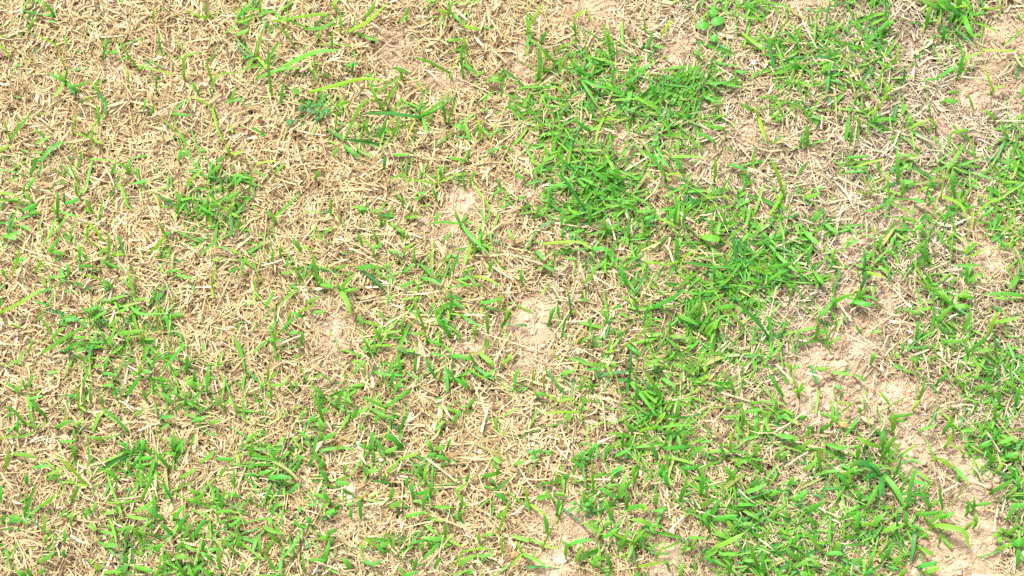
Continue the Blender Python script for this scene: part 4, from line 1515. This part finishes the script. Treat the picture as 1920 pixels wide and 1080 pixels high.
weed("broad_leaf_weed", "low weed with two round bright leaves beside bare soil, near the top edge", (1332, 45),
     [(1318, 48, -25, 3, 16), (1346, 39, 27, -8, 19), (1340, 72, 16, 6, 13), (1338, 24, 4, -18, 13)], (0.085, 0.34, 0.035))
weed("creeping_weed", "creeping weed with many tiny round grey-green leaves, upper left of centre", (588, 205),
     [(563, 205, -11, 3, 9), (580, 193, -9, -6, 10), (578, 206, -9, 4, 9), (590, 211, 3, 10, 9), (613, 207, 13, 1, 11), (600, 195, 8, -8, 10),
      (595, 222, 3, 11, 9), (567, 199, -9, -3, 8), (544, 228, -14, 2, 12), (605, 215, 9, 5, 9), (586, 199, -3, -8, 8)], (0.055, 0.21, 0.060))
weed("broad_leaf_weed", "single oval bright leaf on the straw, above the middle, left of the dense turf", (858, 238),
     [(861, 237, 20, 5, 11)], (0.10, 0.35, 0.030))
weed("clover_seedling", "tiny yellow-green three-leaf seedling among soil crumbs, bottom right of centre", (1205, 953),
     [(1200, 954, -9, 3, 8), (1207, 948, 3, -9, 8), (1212, 955, 9, 4, 8)], (0.20, 0.42, 0.035))
weed("broad_leaf_weed", "leafy low weed with a dozen small pointed leaves, bottom middle on soil crumbs", (1088, 948),
     [(1070, 955, -14, 6, 7), (1075, 943, -12, -6, 7), (1092, 938, 6, -12, 7), (1102, 945, 14, -4, 8), (1098, 955, 12, 7, 7), (1085, 958, -2, 12, 7), (1108, 936, 12, -9, 7)], (0.085, 0.36, 0.035))
weed("clover_seedling", "tiny weed with curled yellow leaf in the turf, lower right of centre", (1325, 703),
     [(1322, 692, -4, -12, 7), (1326, 706, 12, -6, 9), (1318, 711, -10, 4, 7)], (0.23, 0.40, 0.030))
weed("broad_leaf_weed", "small weed with paired dark leaves on straw, low down in the middle", (1003, 850),
     [(997, 848, -12, -4, 10), (1010, 846, 12, -4, 8), (1000, 858, -10, 6, 8), (1030, 848, 12, 2, 8)], (0.065, 0.33, 0.035))
weed("broad_leaf_weed", "bright two-leaf seedling between blades at the right edge, halfway down", (1810, 557),
     [(1803, 553, -12, -4, 10), (1818, 557, 14, 2, 10), (1812, 547, 3, -10, 8)], (0.14, 0.42, 0.035))
weed("creeping_weed", "wavy-edged low weed touching the right edge near the bottom corner", (1876, 1005),
     [(1868, 1003, -12, -3, 9), (1875, 1013, -4, 12, 9), (1876, 996, 6, -8, 8)], (0.15, 0.40, 0.03))


# ------------------------------------------------------------------ pebbles, clods and dark bits
def lump(name, label, category, group, px, py, w, h, tint, seed, height=0.55, sink=0.3, on_mat=0.006, rough=0.0):
    r = np.random.default_rng(seed)
    iv, fc = ico()
    # the twenty-sided solid, subdivided
    vs = [tuple(p) for p in iv]
    cache, fs = {}, []

    def midpoint(i, j):
        nonlocal cache
        key = (min(i, j), max(i, j))
        if key not in cache:
            m = (np.array(vs[i]) + np.array(vs[j])); m = m / np.linalg.norm(m)
            vs.append(tuple(m)); cache[key] = len(vs) - 1
        return cache[key]
    for level in range(2 if rough else 1):
        cache, fs = {}, []
        for a0, b0, c0 in fc:
            p0, p1, p2 = midpoint(a0, b0), midpoint(b0, c0), midpoint(c0, a0)
            fs += [(a0, p0, p2), (b0, p1, p0), (c0, p2, p1), (p0, p1, p2)]
        fc = fs
    v = np.array(vs)
    d = r.normal(0, 1, (4, 3))
    bump = sum(np.sin(v @ d[i] * (1.6 + i) + i) for i in range(4)) * (0.05 + rough) + r.normal(0, 0.035 + rough * 1.4, len(v))
    v = v * (1 + bump)[:, None]
    v = v * np.array([w * PX / 2, h * PX / 2 / CT, min(w, h) * PX / 2 * height])
    c = spot(px, py)
    c.z = gz1(c.x, c.y) + min(w, h) * PX / 2 * height * (1 - sink) + on_mat
    tt = np.array(tint)[None] * (0.88 + 0.24 * r.random((len(v), 1)))
    o = link(name, mesh_from(name, v, np.array(fs), {"tint": tt}, M_LUMP, not rough, 3), None, c)
    tag(o, label, category, group)
    return o


PB = "small stones and dark specks on the lawn"
for args in (
    ("white_pebble", "tiny white pebble in straw at the left edge, just below the middle", 24, 611, 8, 8, (0.80, 0.76, 0.72)),
    ("white_pebble", "whitish pinkish pebble between straw and turf, far right below the middle", 1704, 646, 11, 9, (0.78, 0.64, 0.60)),
    ("white_pebble", "tiny white pebble in thick turf, lower right of centre", 1386, 1013, 6, 6, (0.85, 0.84, 0.82)),
    ("white_pebble", "tiny white chip beside the long blades above the middle, right of centre", 1241, 164, 6, 5, (0.80, 0.79, 0.80)),
    ("grey_pebble", "pale bluish grey pebble at the turf edge, high up right of centre", 1412, 122, 13, 12, (0.46, 0.46, 0.50)),
    ("white_pebble", "small white chip at the end of a yellow runner, high up right of centre", 1424, 91, 9, 7, (0.74, 0.73, 0.72)),
    ("grey_pebble", "bluish grey stone cut by the right edge near the bottom corner", 1916, 1045, 12, 22, (0.42, 0.42, 0.50)),
    ("grey_pebble", "dark grey pebble on the bottom edge, left of centre", 594, 1074, 11, 9, (0.20, 0.19, 0.19)),
    ("cream_pebble", "cream coloured pebble in straw, low down left of centre", 715, 864, 9, 7, (0.74, 0.64, 0.50)),
    ("cream_pebble", "tan rounded seed husk among blades near the bottom edge, far left", 375, 1047, 11, 8, (0.58, 0.44, 0.26)),
    ("cream_pebble", "pale pebble beside the small weed, low down in the middle", 1000, 836, 7, 6, (0.78, 0.68, 0.58)),
    ("dark_speck", "black charred bit on straw below a broad blade, near the top left of centre", 700, 84, 9, 7, (0.025, 0.022, 0.022)),
    ("dark_speck", "black speck in straw along the top edge, left of centre", 483, 11, 8, 5, (0.03, 0.028, 0.03)),
    ("dark_speck", "dark bluish speck in straw near the bottom edge, left of the spreading plant", 761, 1046, 8, 9, (0.05, 0.05, 0.07)),
    ("dark_speck", "dark hollow bit on soil above a green shoot, near the bottom left of centre", 581, 1011, 7, 6, (0.05, 0.04, 0.035)),
    ("dark_speck", "dark crumb on the pale soil patch at the right edge, above the middle", 1898, 500, 7, 8, (0.06, 0.05, 0.06)),
    ("dark_speck", "dark grey crumb at the soil edge, right side just below the middle", 1651, 555, 8, 6, (0.10, 0.085, 0.08)),
    ("dark_speck", "small brown clot at the turf edge, far right below the middle", 1714, 640, 7, 6, (0.09, 0.06, 0.05)),
):
    nm, lb, px, py, w, h, tint = args
    lump(nm, lb, "pebble" if "pebble" in nm else "speck", PB, px, py, w, h, tint, px + py)

CL = "pale clods of earth on the bare patches"
for lb, px, py, w, h, tint in (
    ("pale flat clod of crusted earth below a short blade, low down left of centre", 652, 926, 32, 36, (0.70, 0.54, 0.40)),
    ("flat orange-tan chip of earth framed by green blades, low down far left", 315, 956, 34, 44, (0.56, 0.37, 0.23)),
    ("pale crumbly clod by the bottom edge, centre right", 1048, 1050, 26, 18, (0.66, 0.52, 0.41)),
    ("pale clod above the bent yellow stem, bottom middle", 912, 984, 20, 14, (0.64, 0.50, 0.39)),
    ("round pale clod left of the bent yellow stem, bottom middle", 888, 1013, 20, 15, (0.63, 0.47, 0.36)),
    ("reddish brown clod in thick turf at the bottom edge, right of centre", 1650, 1024, 16, 18, (0.46, 0.29, 0.19)),
    ("brown clod in straw at the left edge, low down", 45, 832, 26, 20, (0.34, 0.21, 0.13)),
):
    tint = tuple(0.35 * t + 0.65 * s for t, s in zip(tint, (0.54, 0.40, 0.28)))
    lump("soil_clod", lb, "soil clod", CL, px, py, w * 0.9, h * 0.9, tint, px * 3 + py, 0.18, 0.40, 0.001, 0.085)

# withered orange leaves
dead = []
for lb, px, py, dx, dy, w in (
    ("curled orange-brown withered leaf in straw, far left above the middle", 185, 325, -4, 16, 8),
    ("orange withered leaf bit in straw, left of centre high up", 490, 228, 14, 4, 9),
    ("orange dry leaf under the spreading plant, high up centre left", 806, 208, 12, -10, 8),
    ("orange scrap at the stem base below the middle, centre left", 605, 536, 10, 4, 6),
    ("bright orange scrap on the bottom edge beside a yellow blade, middle", 963, 1041, 9, 6, 8),
    ("rust red withered leaf in straw, low down at far left", 130, 948, 10, -4, 5),
    ("dark red-brown leaf bit under green blades, low down far left", 218, 924, 16, 8, 7),
    ("tan curled leaf at the turf edge, far right low down", 1582, 796, 18, 6, 10),
):
    R = random.Random(lb)
    data = leaf_from(px, py, dx, dy, w, R, 0.0105, (0.13, 0.04, 0.025) if "red" in lb else (0.50, 0.24, 0.09) if "orange" in lb else (0.42, 0.28, 0.10))
    tag(put("withered_leaf", data, M_STRAW, None, spot(px, py)), lb, "withered leaf", "withered orange leaves in the straw")

# ------------------------------------------------------------------ labels last, so that no two agree
settle(rows)
settle(stalk_rows)
for r in rows + stalk_rows:
    r[1]["label"] = r[0]
